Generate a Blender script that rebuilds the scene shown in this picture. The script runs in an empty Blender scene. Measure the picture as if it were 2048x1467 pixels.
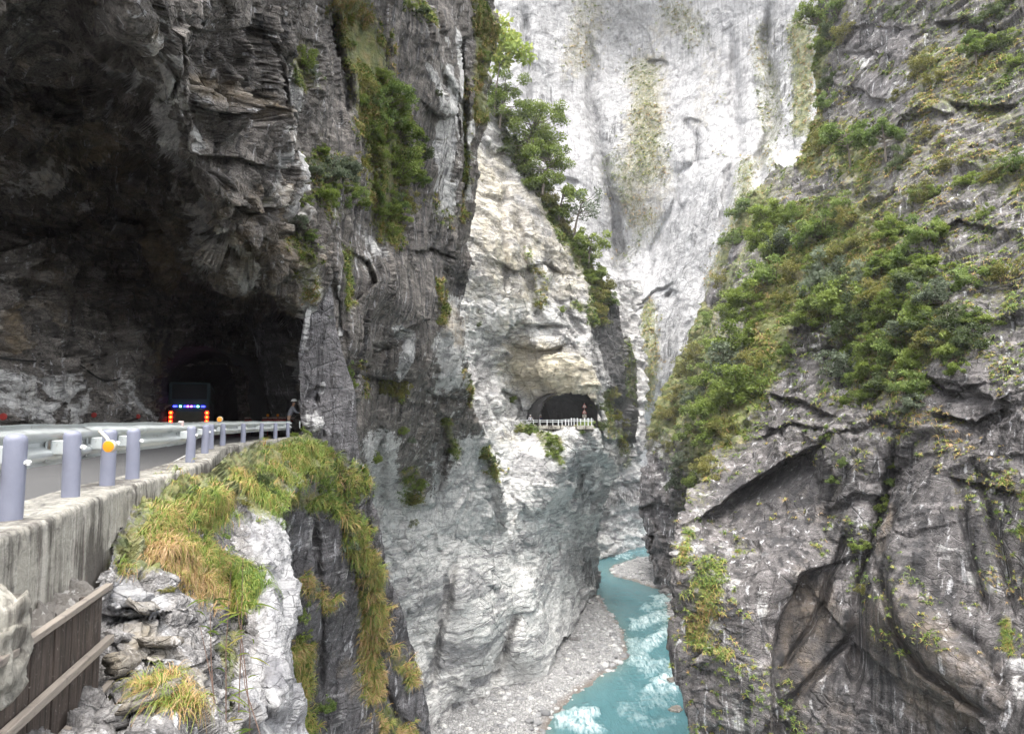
import bpy, math, random
import numpy as np
from mathutils import Vector, Matrix
random.seed(7)
RNG = np.random.default_rng(11)
sc = bpy.context.scene
COL = sc.collection
# ------------------------------------------------------------------ camera geometry
F = 1365.0; CX = 1024.0; CY = 733.5; HOR = 840.0
PITCH = math.atan((HOR - CY) / F); cp, sp = math.cos(PITCH), math.sin(PITCH)

def at(px, py, d):
    """photo pixel + distance ahead (m) -> world point (eye height is z = 0)"""
    px = np.asarray(px, float); py = np.asarray(py, float); d = np.asarray(d, float)
    xc = (px - CX) / F; yu = (CY - py) / F
    Y = cp - sp * yu; Z = sp + cp * yu
    return np.stack([xc / Y * d, np.ones_like(Y) * d, Z / Y * d], -1)

def topx(P):
    P = np.asarray(P, float)
    f = P[..., 1] * cp + P[..., 2] * sp; u = -P[..., 1] * sp + P[..., 2] * cp
    f = np.maximum(f, .1)
    return CX + P[..., 0] / f * F, CY - u / f * F

def V(px, py, d): return Vector(tuple(float(c) for c in at(px, py, d)))

# ------------------------------------------------------------------ noise
def _h(ix, iy, iz, s):
    n = (ix * 374761393 + iy * 668265263 + iz * 2147483647 + s * 974634777).astype(np.int64)
    n = (n ^ (n >> 13)) * 1274126177
    n = n & 0x7fffffff
    n = (n ^ (n >> 16)) * 668265263 & 0x7fffffff
    return ((n ^ (n >> 15)) & 0xffffff) / float(0xffffff)

def vnoise(P, seed=0):
    i = np.floor(P).astype(np.int64); f = P - i
    w = f * f * f * (f * (f * 6 - 15) + 10)
    out = 0
    for dx in (0, 1):
        wx = w[..., 0] if dx else 1 - w[..., 0]
        for dy in (0, 1):
            wy = w[..., 1] if dy else 1 - w[..., 1]
            for dz in (0, 1):
                wz = w[..., 2] if dz else 1 - w[..., 2]
                out = out + wx * wy * wz * _h(i[..., 0] + dx, i[..., 1] + dy, i[..., 2] + dz, seed)
    return out * 2 - 1

def fbm(P, oct=5, seed=0, gain=.5, ridged=False):
    a, s, o = 1., 0., 0
    Q = np.array(P, float); R = np.array([[.8, .6, 0], [-.48, .64, .6], [.36, -.48, .8]])
    for k in range(oct):
        n = vnoise(Q, seed + k * 17)
        if ridged: n = 1 - 2 * np.abs(n)
        o = o + a * n; s += a; a *= gain
        Q = (Q @ R.T) * 2.03 + 11.3
    return o / s

def facet(P, seed=0, tilt=1.):
    """angular rock: nearest cell gives a tilted plane"""
    i = np.floor(P - .5).astype(np.int64)
    best = np.full(P.shape[:-1], 9e9); val = np.zeros(P.shape[:-1]); second = best.copy()
    for dx in (0, 1):
        for dy in (0, 1):
            for dz in (0, 1):
                c = i + np.array([dx, dy, dz])
                j = [_h(c[..., 0], c[..., 1], c[..., 2], seed + k) for k in range(7)]
                q = P - (c + .5 + (np.stack(j[:3], -1) - .5) * .8)
                dd = (q * q).sum(-1)
                v = (j[3] - .5) * .9 + tilt * (q[..., 0] * (j[4] - .5) + q[..., 1] * (j[5] - .5) + q[..., 2] * (j[6] - .5)) * 2
                m = dd < best
                second = np.where(m, best, np.minimum(second, dd))
                val = np.where(m, v, val); best = np.where(m, dd, best)
    edge = np.sqrt(second) - np.sqrt(best)
    return val, edge

def sstep(a, b, x):
    t = np.clip((x - a) / (b - a), 0, 1); return t * t * (3 - 2 * t)

def seg_dist(px, py, pts):
    """distance to polyline and the side (+ = right of travel direction on screen)"""
    best = np.full(np.shape(px), 9e9); side = np.zeros(np.shape(px)); par = np.zeros(np.shape(px))
    L = [0]
    for a, b in zip(pts, pts[1:]): L.append(L[-1] + math.hypot(b[0] - a[0], b[1] - a[1]))
    for k, (a, b) in enumerate(zip(pts, pts[1:])):
        dx, dy = b[0] - a[0], b[1] - a[1]; l2 = dx * dx + dy * dy + 1e-9
        t = np.clip(((px - a[0]) * dx + (py - a[1]) * dy) / l2, 0, 1)
        ex, ey = px - a[0] - t * dx, py - a[1] - t * dy
        d = np.sqrt(ex * ex + ey * ey); m = d < best
        best = np.where(m, d, best); side = np.where(m, np.sign(dx * ey - dy * ex), side)
        par = np.where(m, (L[k] + t * math.sqrt(l2)) / (L[-1] + 1e-9), par)
    return best, side, par

def inpoly(px, py, poly):
    r = np.zeros(np.shape(px), bool)
    for (x1, y1), (x2, y2) in zip(poly, poly[1:] + poly[:1]):
        c = ((y1 > py) != (y2 > py)) & (px < (x2 - x1) * (py - y1) / (y2 - y1 + 1e-12) + x1)
        r ^= c
    return r

def rbf(pts, qx, qy, chunk=60000):
    """smooth surface through (x, y, value) points"""
    p = np.array(pts, float); n = len(p)
    xy = p[:, :2] / 300.; v = p[:, 2]
    D = np.sqrt(((xy[:, None] - xy[None]) ** 2).sum(-1) + .02)
    A = np.zeros((n + 3, n + 3)); A[:n, :n] = D - np.eye(n) * .01
    A[:n, n] = 1; A[:n, n + 1:] = xy; A[n, :n] = 1; A[n + 1:, :n] = xy.T
    w = np.linalg.solve(A, np.concatenate([v, [0, 0, 0]]))
    q = np.stack([qx.ravel(), qy.ravel()], -1) / 300.; o = np.empty(len(q))
    for s in range(0, len(q), chunk):
        c = q[s:s + chunk]
        D = np.sqrt(((c[:, None] - xy[None]) ** 2).sum(-1) + .02)
        o[s:s + chunk] = D @ w[:n] + w[n] + c @ w[n + 1:]
    return o.reshape(qx.shape)

# ------------------------------------------------------------------ object helpers
def tag(o, label=None, cat=None, group=None, kind=None):
    if label: o['label'] = label
    if cat: o['category'] = cat
    if group: o['group'] = group
    if kind: o['kind'] = kind
    return o

def link(name, me, mat=None, parent=None, smooth=False):
    o = bpy.data.objects.new(name, me); COL.objects.link(o)
    if mat is not None and len(me.materials) == 0: me.materials.append(mat)
    if parent is not None: o.parent = parent
    if smooth:
        me.polygons.foreach_set('use_smooth', np.ones(len(me.polygons), bool))
    return o

def empty(name, loc, rz=0.):
    o = bpy.data.objects.new(name, None); COL.objects.link(o)
    o.location = loc; o.rotation_euler = (0, 0, rz); o.empty_display_size = .2
    return o

def np_mesh(name, verts, faces, k=None):
    """verts (n,3), faces (m,k) all the same size"""
    verts = np.asarray(verts, np.float32); faces = np.asarray(faces, np.int32); k = faces.shape[1]
    me = bpy.data.meshes.new(name)
    me.vertices.add(len(verts)); me.vertices.foreach_set('co', verts.ravel())
    me.loops.add(faces.size); me.loops.foreach_set('vertex_index', faces.ravel())
    me.polygons.add(len(faces))
    me.polygons.foreach_set('loop_start', np.arange(0, faces.size, k, dtype=np.int32))
    try: me.polygons.foreach_set('loop_total', np.full(len(faces), k, np.int32))
    except Exception: pass
    me.update(calc_edges=True); me.validate()
    return me

def attr(me, name, vals):
    vals = np.asarray(vals, np.float32)
    if vals.ndim == 1:
        a = me.attributes.new(name, 'FLOAT', 'POINT'); a.data.foreach_set('value', vals)
    else:
        if vals.shape[1] == 3: vals = np.concatenate([vals, np.ones((len(vals), 1), np.float32)], 1)
        a = me.attributes.new(name, 'FLOAT_COLOR', 'POINT'); a.data.foreach_set('color', vals.ravel())

class MB:
    """collects shapes, builds ONE mesh"""
    def __init__(s): s.v = []; s.f = []
    def add(s, vs, fs):
        n = len(s.v); s.v += [tuple(v) for v in vs]; s.f += [tuple(i + n for i in f) for f in fs]; return s
    def box(s, c, size, M=None, bev=0.):
        x, y, z = (k / 2 for k in size); b = min(bev, x * .9, y * .9, z * .9)
        if b <= 0:
            vs = [Vector((sx * x, sy * y, sz * z)) for sz in (-1, 1) for sy in (-1, 1) for sx in (-1, 1)]
            fs = [(0, 2, 3, 1), (4, 5, 7, 6), (0, 1, 5, 4), (2, 6, 7, 3), (0, 4, 6, 2), (1, 3, 7, 5)]
        else:
            import bmesh
            bm = bmesh.new(); bmesh.ops.create_cube(bm, size=1)
            for v in bm.verts: v.co = Vector((v.co.x * 2 * x, v.co.y * 2 * y, v.co.z * 2 * z))
            bmesh.ops.bevel(bm, geom=list(bm.edges), offset=b, segments=2, profile=.5, affect='EDGES')
            bm.verts.index_update(); vs = [v.co.copy() for v in bm.verts]; fs = [tuple(v.index for v in f.verts) for f in bm.faces]; bm.free()
        c = Vector(c)
        return s.add([(M @ v if M else v) + c for v in vs], fs)
    def tube(s, pts, r, n=10, cap=True):
        pts = [Vector(p) for p in pts]; rs = r if isinstance(r, (list, tuple)) else [r] * len(pts)
        vs = []; up = Vector((0, 0, 1))
        for k, p in enumerate(pts):
            t = (pts[min(k + 1, len(pts) - 1)] - pts[max(k - 1, 0)]).normalized()
            if abs(t.dot(up)) > .98: up = Vector((0, 1, .01)).normalized()
            a = t.cross(up).normalized(); b = a.cross(t)
            for j in range(n):
                th = 2 * math.pi * j / n; vs.append(p + a * math.cos(th) * rs[k] + b * math.sin(th) * rs[k])
        fs = [(k * n + j, k * n + (j + 1) % n, (k + 1) * n + (j + 1) % n, (k + 1) * n + j) for k in range(len(pts) - 1) for j in range(n)]
        if cap: fs += [tuple(range(n - 1, -1, -1)), tuple((len(pts) - 1) * n + j for j in range(n))]
        return s.add(vs, fs)
    def lathe(s, prof, c=(0, 0, 0), n=20, M=None):
        c = Vector(c); vs = []
        for r, z in prof:
            for j in range(n):
                v = Vector((r * math.cos(2 * math.pi * j / n), r * math.sin(2 * math.pi * j / n), z)); vs.append((M @ v if M else v) + c)
        m = len(prof)
        fs = [(k * n + j, k * n + (j + 1) % n, (k + 1) * n + (j + 1) % n, (k + 1) * n + j) for k in range(m - 1) for j in range(n)]
        fs += [tuple(range(n - 1, -1, -1)), tuple((m - 1) * n + j for j in range(n))]
        return s.add(vs, fs)
    def build(s, name, mat, parent=None, smooth=False):
        me = bpy.data.meshes.new(name); me.from_pydata([tuple(v) for v in s.v], [], s.f); me.update()
        o = link(name, me, mat, parent)
        if smooth:
            me.polygons.foreach_set('use_smooth', np.ones(len(me.polygons), bool))
            try: me.set_sharp_from_angle(angle=math.radians(40))
            except Exception: pass
        return o

# ------------------------------------------------------------------ material helpers
class NT:
    def __init__(s, name):
        s.m = bpy.data.materials.new(name); s.m.use_nodes = True; s.t = s.m.node_tree; s.n = s.t.nodes; s.n.clear()
        s.out = s.n.new('ShaderNodeOutputMaterial'); s.b = s.n.new('ShaderNodeBsdfPrincipled')
        s.l(s.b.outputs[0], s.out.inputs[0])
    def l(s, a, b): s.t.links.new(a, b)
    def put(s, sock, v):
        if hasattr(v, 'links') or isinstance(v, bpy.types.NodeSocket): s.l(v, sock)
        elif isinstance(v, (tuple, list)) and len(v) == 3 and sock.type == 'RGBA': sock.default_value = (*v, 1)
        else: sock.default_value = v
    def attr(s, name, out='Fac'):
        a = s.n.new('ShaderNodeAttribute'); a.attribute_name = name; return a.outputs[out]
    def pos(s): return s.n.new('ShaderNodeNewGeometry').outputs['Position']
    def obj(s): return s.n.new('ShaderNodeTexCoord').outputs['Object']
    def map(s, v, scale=(1, 1, 1), rot=(0, 0, 0), loc=(0, 0, 0)):
        m = s.n.new('ShaderNodeMapping'); s.l(v, m.inputs[0])
        m.inputs['Scale'].default_value = scale; m.inputs['Rotation'].default_value = rot; m.inputs['Location'].default_value = loc
        return m.outputs[0]
    def noise(s, v, scale=1., det=6., rough=.55, dist=0., out=0, kind='FBM'):
        n = s.n.new('ShaderNodeTexNoise'); s.l(v, n.inputs['Vector']); n.noise_type = kind
        n.inputs['Scale'].default_value = scale; n.inputs['Detail'].default_value = det
        n.inputs['Roughness'].default_value = rough; n.inputs['Distortion'].default_value = dist
        return n.outputs[out]
    def voro(s, v, scale=1., feat='F1', out=0, rnd=1.):
        n = s.n.new('ShaderNodeTexVoronoi'); s.l(v, n.inputs['Vector']); n.feature = feat
        n.inputs['Scale'].default_value = scale; n.inputs['Randomness'].default_value = rnd
        return n.outputs[out]
    def ramp(s, fac, stops, interp='LINEAR'):
        r = s.n.new('ShaderNodeValToRGB'); s.put(r.inputs[0], fac); e = r.color_ramp.elements; r.color_ramp.interpolation = interp
        while len(e) < len(stops): e.new(.5)
        for k, (p, c) in enumerate(stops):
            e[k].position = p; e[k].color = (*c, 1) if isinstance(c, (tuple, list)) else (c, c, c, 1)
        return r.outputs[0]
    def mix(s, f, a, b, mode='MIX'):
        m = s.n.new('ShaderNodeMix'); m.data_type = 'RGBA'; m.blend_type = mode; m.clamp_factor = True
        s.put(m.inputs[0], f); s.put(m.inputs[6], a); s.put(m.inputs[7], b); return m.outputs[2]
    def math(s, op, a, b=0., c=0., clamp=False):
        m = s.n.new('ShaderNodeMath'); m.operation = op; m.use_clamp = clamp
        s.put(m.inputs[0], a); s.put(m.inputs[1], b)
        if op in ('MULTIPLY_ADD', 'SMOOTH_MIN'): s.put(m.inputs[2], c)
        return m.outputs[0]
    def rng(s, v, a, b, c=0., d=1., smooth=False):
        m = s.n.new('ShaderNodeMapRange'); m.interpolation_type = 'SMOOTHSTEP' if smooth else 'LINEAR'
        s.put(m.inputs[0], v)
        for k, x in zip((1, 2, 3, 4), (a, b, c, d)): s.put(m.inputs[k], x)
        return m.outputs[0]
    def bump(s, h, dist=.05, strength=1., prev=None):
        b = s.n.new('ShaderNodeBump'); b.inputs['Strength'].default_value = strength; b.inputs['Distance'].default_value = dist
        s.put(b.inputs['Height'], h)
        if prev is not None: s.l(prev, b.inputs['Normal'])
        return b.outputs[0]
    def done(s, color=None, rough=None, normal=None, metal=None, **kw):
        if color is not None: s.put(s.b.inputs['Base Color'], color)
        if rough is not None: s.put(s.b.inputs['Roughness'], rough)
        if metal is not None: s.put(s.b.inputs['Metallic'], metal)
        if normal is not None: s.l(normal, s.b.inputs['Normal'])
        for k, v in kw.items(): s.put(s.b.inputs[k.replace('_', ' ')], v)
        return s.m

def rock_mat(name, S=1., tilt=(0, 0, 0), dark=(.075, .072, .08), dark2=(.17, .165, .18), vein=.5, streak=.5,
             tan=(.42, .33, .2), bump=1., white=(.72, .71, .70), gloss=.75, crack=.5, strat=5.):
    """S = size (m) of a large block on that cliff"""
    t = NT(name); P = t.pos()
    W = t.attr('white'); WM = t.attr('warm'); MO = t.attr('moss'); ST = t.attr('stain_shade')
    Ps = t.map(P, (1 / S, 1 / S, 1 / S))
    warp = t.noise(Ps, .7, 4, out=1)
    Pw = t.mix(.35, Ps, warp, 'ADD')
    Pr = t.map(Pw, (1, 1, strat), tilt)
    n_big = t.noise(Ps, .55, 8, .6)
    n_mid = t.noise(Pw, 2.3, 8, .65)
    n_str = t.noise(Pr, 1.1, 7, .62, .4)
    n_fine = t.noise(Pw, 11., 6, .7)
    drip = t.noise(t.map(Pw, (3.2, 3.2, .16)), 1.6, 7, .62)
    drip2 = t.noise(t.map(Pw, (7.5, 7.5, .28)), 1.1, 5, .6)
    # dark schist
    cd = t.mix(t.ramp(n_mid, [(.3, 0.), (.7, 1.)]), dark, dark2)
    cd = t.mix(t.rng(n_str, .5, .72), cd, tuple(min(1, c * 1.75) for c in dark2))
    cd = t.mix(t.math('MULTIPLY', t.rng(drip, .5, .62), streak), cd, tuple(c * .45 for c in dark))
    cd = t.mix(t.math('MULTIPLY', t.rng(drip2, .6, .68), streak * .8), cd, (.5, .5, .52))
    # marble
    veins = t.math('ABSOLUTE', t.math('SUBTRACT', n_str, .5))
    vline = t.rng(veins, .0, .022, 1., 0.)
    cw = t.mix(t.ramp(n_mid, [(.35, 0.), (.65, 1.)]), tuple(c * .78 for c in white), white)
    cw = t.mix(t.math('MULTIPLY', vline, vein), cw, (.19, .19, .205))
    cw = t.mix(t.math('MULTIPLY', t.rng(t.noise(Pr, .45, 8, .68, .8), .53, .575), vein * .95), cw, (.17, .17, .185))
    cw = t.mix(t.math('MULTIPLY', t.rng(drip, .54, .66), streak * .5), cw, (.2, .195, .2)); cw = t.mix(t.math('MULTIPLY', t.rng(drip2, .52, .64), streak * .6), cw, (.22, .218, .225))
    n_hi = t.noise(Pw, 38., 5, .75)
    cd = t.mix(t.rng(n_hi, .42, .6), cd, t.mix(1., cd, (1.75, 1.75, 1.75), 'MULTIPLY')); cd = t.mix(t.math('MULTIPLY', t.rng(n_hi, .36, .46, 1., 0.), .6), cd, tuple(c * .35 for c in dark))
    cw = t.mix(t.math('MULTIPLY', t.rng(n_hi, .34, .45, 1., 0.), .7), cw, (.22, .215, .22))
    bed = t.noise(t.map(Pw, (1.2, 1.2, strat * 2.2), tilt), 2.1, 6, .65, .6)
    cw = t.mix(t.math('MULTIPLY', t.rng(bed, .55, .62), .75 * vein), cw, (.17, .168, .175)); cd = t.mix(t.math('MULTIPLY', t.rng(bed, .57, .66), .5), cd, tuple(c * .35 for c in dark))
    # which of the two
    f = t.math('ADD', W, t.math('MULTIPLY', t.math('SUBTRACT', t.math('ADD', n_big, t.math('MULTIPLY', n_str, .8)), .9), 1.25))
    f = t.math('ADD', f, t.math('MULTIPLY', t.math('SUBTRACT', drip, .5), .8))
    f = t.math('ADD', f, t.math('MULTIPLY', t.math('SUBTRACT', n_mid, .5), .9))
    c = t.mix(t.rng(f, .42, .62, smooth=True), cd, cw)
    # rust / tan
    fw = t.rng(t.math('ADD', WM, t.math('MULTIPLY', t.math('SUBTRACT', n_mid, .5), 1.2)), .35, .8)
    tanned = t.mix(.85, c, t.ramp(n_str, [(.3, tuple(x * .45 for x in tan)), (.5, tan), (.7, tuple(min(1, x * 1.4) for x in tan))]))
    tanned = t.mix(.35, tanned, c, 'MULTIPLY')
    c = t.mix(t.math('MULTIPLY', fw, .8), c, tanned)
    # wet dark stains, and shade painted on ceiling, overhang and tunnel rock
    fs = t.rng(t.math('ADD', ST, t.math('MULTIPLY', t.math('SUBTRACT', drip, .5), 1.8)), .4, .75)
    c = t.mix(t.math('MULTIPLY', fs, .8), c, (.035, .034, .038))
    # cracks
    cr1 = t.voro(Pw, 1.4, 'DISTANCE_TO_EDGE'); cr2 = t.voro(t.map(Pw, (1, 1, 2.4), tilt), 3.6, 'DISTANCE_TO_EDGE')
    k1 = t.math('MULTIPLY', t.rng(cr1, 0., .03, 1., 0.), t.rng(n_big, .45, .6))
    k2 = t.math('MULTIPLY', t.rng(cr2, 0., .05, 1., 0.), t.rng(n_mid, .42, .58))
    kk = t.math('MAXIMUM', k1, t.math('MULTIPLY', k2, .8))
    c = t.mix(t.math('MULTIPLY', kk, crack), c, (.02, .02, .022))
    c = t.mix(t.math('MULTIPLY', t.rng(n_fine, .56, .68), .45 * crack + .1), c, (.04, .04, .045))
    # moss and lichen
    fm = t.rng(t.math('ADD', MO, t.math('MULTIPLY', t.math('SUBTRACT', n_fine, .5), 1.6)), .45, .75)
    cm = t.ramp(t.noise(Ps, 3.1, 5), [(.3, (.06, .085, .02)), (.5, (.15, .17, .045)), (.68, (.27, .23, .09))])
    c = t.mix(t.math('MULTIPLY', fm, .85), c, cm)
    h = t.math('ADD', t.math('MULTIPLY', n_mid, .9), t.math('MULTIPLY', n_fine, .28))
    h = t.math('ADD', h, t.math('MULTIPLY', n_str, .9))
    h = t.math('ADD', h, t.math('MULTIPLY', drip2, .12)); h = t.math('ADD', h, t.math('MULTIPLY', n_hi, .12))
    h = t.math('SUBTRACT', h, t.math('MULTIPLY', kk, .35))
    nb = t.bump(h, .13 * S * bump, .9)
    return t.done(c, t.rng(n_mid, .3, .7, gloss - .12, gloss + .12), nb)

def leaf_mat(name, stops, trans=.25, rough=.55):
    t = NT(name)
    oi = t.n.new('ShaderNodeObjectInfo').outputs['Random']
    f = t.math('ADD', t.attr('tint'), t.math('MULTIPLY', t.math('SUBTRACT', oi, .5), .3))
    c = t.ramp(f, stops)
    m = t.done(c, rough, None)
    tr = t.n.new('ShaderNodeBsdfTranslucent'); t.l(c, tr.inputs[0])
    mx = t.n.new('ShaderNodeMixShader'); mx.inputs[0].default_value = trans
    t.l(t.b.outputs[0], mx.inputs[1]); t.l(tr.outputs[0], mx.inputs[2]); t.l(mx.outputs[0], t.out.inputs[0])
    return m

def plain(name, color, rough=.6, metal=0., var=.15, nscale=6., bump=0., emit=None, es=1.):
    t = NT(name); P = t.obj(); n = t.noise(P, nscale, 6, .6)
    c = t.mix(t.ramp(n, [(.35, 0.), (.7, 1.)]), tuple(x * (1 - var) for x in color), tuple(min(1, x * (1 + var)) for x in color))
    kw = {}
    if emit is not None: kw = {'Emission_Color': emit, 'Emission_Strength': es}
    return t.done(c, rough, t.bump(n, bump) if bump else None, metal, **kw)

# ------------------------------------------------------------------ cliff sheets
LAY = {}
def curve(pts, y):
    pts = sorted(pts, key=lambda p: p[1]); return np.interp(y, [p[1] for p in pts], [p[0] for p in pts])

def paint(px, py, base, strokes):
    v = np.full(px.shape, float(base))
    for s in strokes:
        pts, r, val = s[0], s[1], s[2]; soft = s[3] if len(s) > 3 else .8
        if isinstance(pts[0], (int, float)): pts = [pts, (pts[0] + .1, pts[1])]
        d, _, _ = seg_dist(px, py, pts)
        w = 1 - sstep(r * (1 - soft), r * (1 + soft * .5), d)
        v = v * (1 - w) + val * w
    return v

def sheet(name, left, right, y0, y1, depth, mat, step=2.4, amp=1., S=1., curl=(0, 0, 0, 0), feats=(), white=(.2, ()), warm=(0., ()),
          moss=(.1, ()), stain_shade=(.1, ()), hole=None, seed=1, strata=(0, 0, 1), strata_f=1., fac=1., flute=0., rough=1., warpx=14., relief=(1., ()), flutes=(0., ())):
    """A cliff face: pixel outline + real distances, then real relief of S-metre blocks. curl = metres the rock goes on
    behind the outline at (left, right, top, bottom)."""
    nx = int(max(r[0] for r in right) - min(l[0] for l in left)) / step
    nx = int(nx); ny = int((y1 - y0) / step)
    ys = np.linspace(y0, y1, ny); s = np.linspace(0, 1, nx)
    xl = curve(left, ys); xr = curve(right, ys)
    X = xl[:, None] + (xr - xl)[:, None] * s[None]; Yp = np.repeat(ys[:, None], nx, 1)
    D = np.exp(rbf([(a, b, math.log(c)) for a, b, c in depth], X, Yp))
    P0 = at(X, Yp, D)
    wv = fbm(P0 / (S * 2.2), 4, seed + 90)
    wv2 = fbm(P0 / (S * 2.2) + 37.1, 4, seed + 91)
    Xw = X + wv * warpx; Yw = Yp + wv2 * warpx
    for ft in feats:
        kind, pts, w, a = ft[:4]
        d, side, par = seg_dist(Xw, Yw, pts)
        fade = np.clip(np.minimum(par, 1 - par) * 6 + .15, 0, 1)
        if kind == 'groove': D = D + a * np.exp(-(d / w) ** 2) * fade
        elif kind == 'step':      # right of travel direction lies deeper, then comes back over w px
            D = D + a * np.where(side > 0, np.exp(-d / w), 0) * fade * sstep(0, ft[4] if len(ft) > 4 else 4, d * (side > 0))
        elif kind == 'blob':
            D = D + a * np.exp(-(d / w) ** 2)
    P0 = at(X, Yp, D)
    # curl the outline back behind the visible face
    def strip(edge, inner, length, n=14):
        k = (np.linspace(0, 1, n + 1)[1:] ** 1.4)[:, None, None]
        view = edge / np.linalg.norm(edge, axis=-1, keepdims=True); view = view.copy(); view[..., 2] = 0
        view /= np.linalg.norm(view, axis=-1, keepdims=True)
        inn = inner - edge; inn = inn / (np.linalg.norm(inn, axis=-1, keepdims=True) + 1e-9)
        inn[..., 2] *= .2
        return edge[None] + view[None] * length * k + inn[None] * length * (.55 * k + .0)
    cl, cr, ct, cb = curl
    if cl:
        e = strip(P0[:, 0], P0[:, min(60, nx - 1)], cl); P0 = np.concatenate([e.transpose(1, 0, 2)[:, ::-1], P0], 1)
        padl = 14
    else: padl = 0
    if cr:
        e = strip(P0[:, -1], P0[:, -min(60, nx - 1)], cr); P0 = np.concatenate([P0, e.transpose(1, 0, 2)], 1); padr = 14
    else: padr = 0
    if ct:
        e = P0[0][None] + np.linspace(0, 1, 13)[1:, None, None] * np.array([0, ct, ct * .25]); P0 = np.concatenate([e[::-1], P0], 0); padt = 12
    else: padt = 0
    X, Yp, Xw, Yw = [np.pad(a, ((padt, 0), (padl, padr)), mode='edge') for a in (X, Yp, Xw, Yw)]
    gy, gx = P0.shape[:2]
    # smooth normals of the base surface
    du = np.gradient(P0, axis=1); dv = np.gradient(P0, axis=0)
    N = np.cross(dv, du); N /= np.linalg.norm(N, axis=-1, keepdims=True) + 1e-9
    k = 9
    for ax in (0, 1):
        pad = [(0, 0)] * 3; pad[ax] = (k, k); c = np.cumsum(np.pad(N, pad, mode='edge'), axis=ax)
        n = N.shape[ax]; N = (np.take(c, range(2 * k, 2 * k + n), ax) - np.take(c, range(0, n), ax))
    N /= np.linalg.norm(N, axis=-1, keepdims=True) + 1e-9
    flip = (N * P0).sum(-1, keepdims=True) > 0
    N = np.where(flip & (np.arange(gx)[None, :, None] >= padl) & (np.arange(gx)[None, :, None] < gx - padr), -N, N)
    Q = P0 / S
    warp = np.stack([wv_ for wv_ in (fbm(Q * .8, 3, seed + 5), fbm(Q * .8, 3, seed + 6), fbm(Q * .8, 3, seed + 7))], -1)
    Qw = Q + warp * .5
    sd = np.array(strata, float); sd /= np.linalg.norm(sd)
    al = (Qw * sd).sum(-1, keepdims=True)
    Qs = Qw + sd * al * (strata_f - 1)          # squeezed along the bedding normal -> slabs
    disp = fbm(Q * .28, 4, seed) * 1.5
    v1, e1 = facet(Qs * .75, seed + 20, 1.1); disp += v1 * .95 * fac
    v2, e2 = facet(Qs * 2.1, seed + 30, 1.1); disp += v2 * .36 * fac
    v3, e3 = facet(Qs * 5.2, seed + 40, 1.1); disp += v3 * .13 * fac
    disp += fbm(Qw * 1.2, 5, seed + 50, .55, True) * .28 * rough
    disp += fbm(Qs * 4., 4, seed + 60) * .10 * rough
    if flute:
        Qf = Qw * np.array([1.6, 1.6, .22]); disp += fbm(Qf, 5, seed + 70, .55, True) * .6 * flute
    if flutes[0] or flutes[1]:
        fm = paint(Xw, Yw, flutes[0], flutes[1])
        vert = Qw * np.array([1.5, 1.5, .20]); f1, _ = facet(Qw * np.array([1.1, 1.1, .42]), seed + 25, 1.1)
        alt = fbm(Q * .28, 4, seed) * 1.5 + fbm(vert, 5, seed + 71, .55, True) * .42 + f1 * .55 + facet(Qw * np.array([3.2, 3.2, 1.1]), seed + 35)[0] * .14 + fbm(Qw * 3.5, 4, seed + 61) * .08
        disp = disp * (1 - fm) + alt * fm
    disp = disp * paint(Xw, Yw, relief[0], relief[1])
    P = P0 + N * (disp * amp * S)[..., None]
    idx = np.arange(gy * gx).reshape(gy, gx)
    fc = np.stack([idx[:-1, :-1], idx[1:, :-1], idx[1:, 1:], idx[:-1, 1:]], -1).reshape(-1, 4)
    if hole is not None:
        cx_ = (X[:-1, :-1] + X[1:, 1:]) / 2; cy_ = (Yp[:-1, :-1] + Yp[1:, 1:]) / 2
        fc = fc[~inpoly(cx_, cy_, hole).ravel()]
    me = np_mesh(name, P.reshape(-1, 3), fc)
    A = {}
    for nm, (b, st) in (('white', white), ('warm', warm), ('moss', moss), ('stain_shade', stain_shade)):
        A[nm] = paint(Xw, Yw, b, st); attr(me, nm, A[nm].ravel())
    o = link(name, me, mat, smooth=False); tag(o, kind='structure')
    LAY[name] = dict(X=X, Y=Yp, P=P, N=N, moss=A['moss'], pads=(padl, padr, padt), obj=o)
    return o

def on(layer, px, py):
    """point of a cliff seen at that pixel, and its outward normal"""
    L = LAY[layer]; pl, pr, pt = L['pads']
    X = L['X'][pt:, pl:(-pr or None)]; Y = L['Y'][pt:, pl:(-pr or None)]
    P = L['P'][pt:, pl:(-pr or None)]
    if 'vx' not in L: L['vx'], L['vy'] = topx(P)
    i = np.argmin((L['vx'] - px) ** 2 + (L['vy'] - py) ** 2); j = np.unravel_index(i, X.shape)
    return P[j], L['N'][pt:, pl:(-pr or None)][j]

# ================================================================== THE ROCK
M_CAVE = rock_mat('cave_rock', white=(.8, .79, .77), S=2.2, tilt=(.35, .25, 0), dark=(.056, .05, .046), dark2=(.175, .158, .143), vein=.5, streak=.8, tan=(.42, .31, .17), bump=1., strat=4.)
M_FACE = rock_mat('slate_rock', S=3.0, tilt=(.3, .6, 0), dark=(.055, .052, .056), dark2=(.13, .125, .13), vein=.6, streak=.9, bump=.8)
M_MARBLE = rock_mat('marble_rock', S=7., tilt=(.3, -.25, 0), dark=(.17, .165, .165), dark2=(.4, .39, .385), white=(.82, .81, .79), vein=.65, streak=.35, tan=(.66, .57, .38), bump=.95, strat=5.5, crack=.4)
M_PALE = rock_mat('pale_rock', S=8., tilt=(.1, .5, 0), dark=(.16, .16, .165), dark2=(.34, .34, .345), vein=.4, streak=1., tan=(.42, .36, .2), bump=1.2, strat=2., white=(.6, .595, .605), crack=.12)
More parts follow.
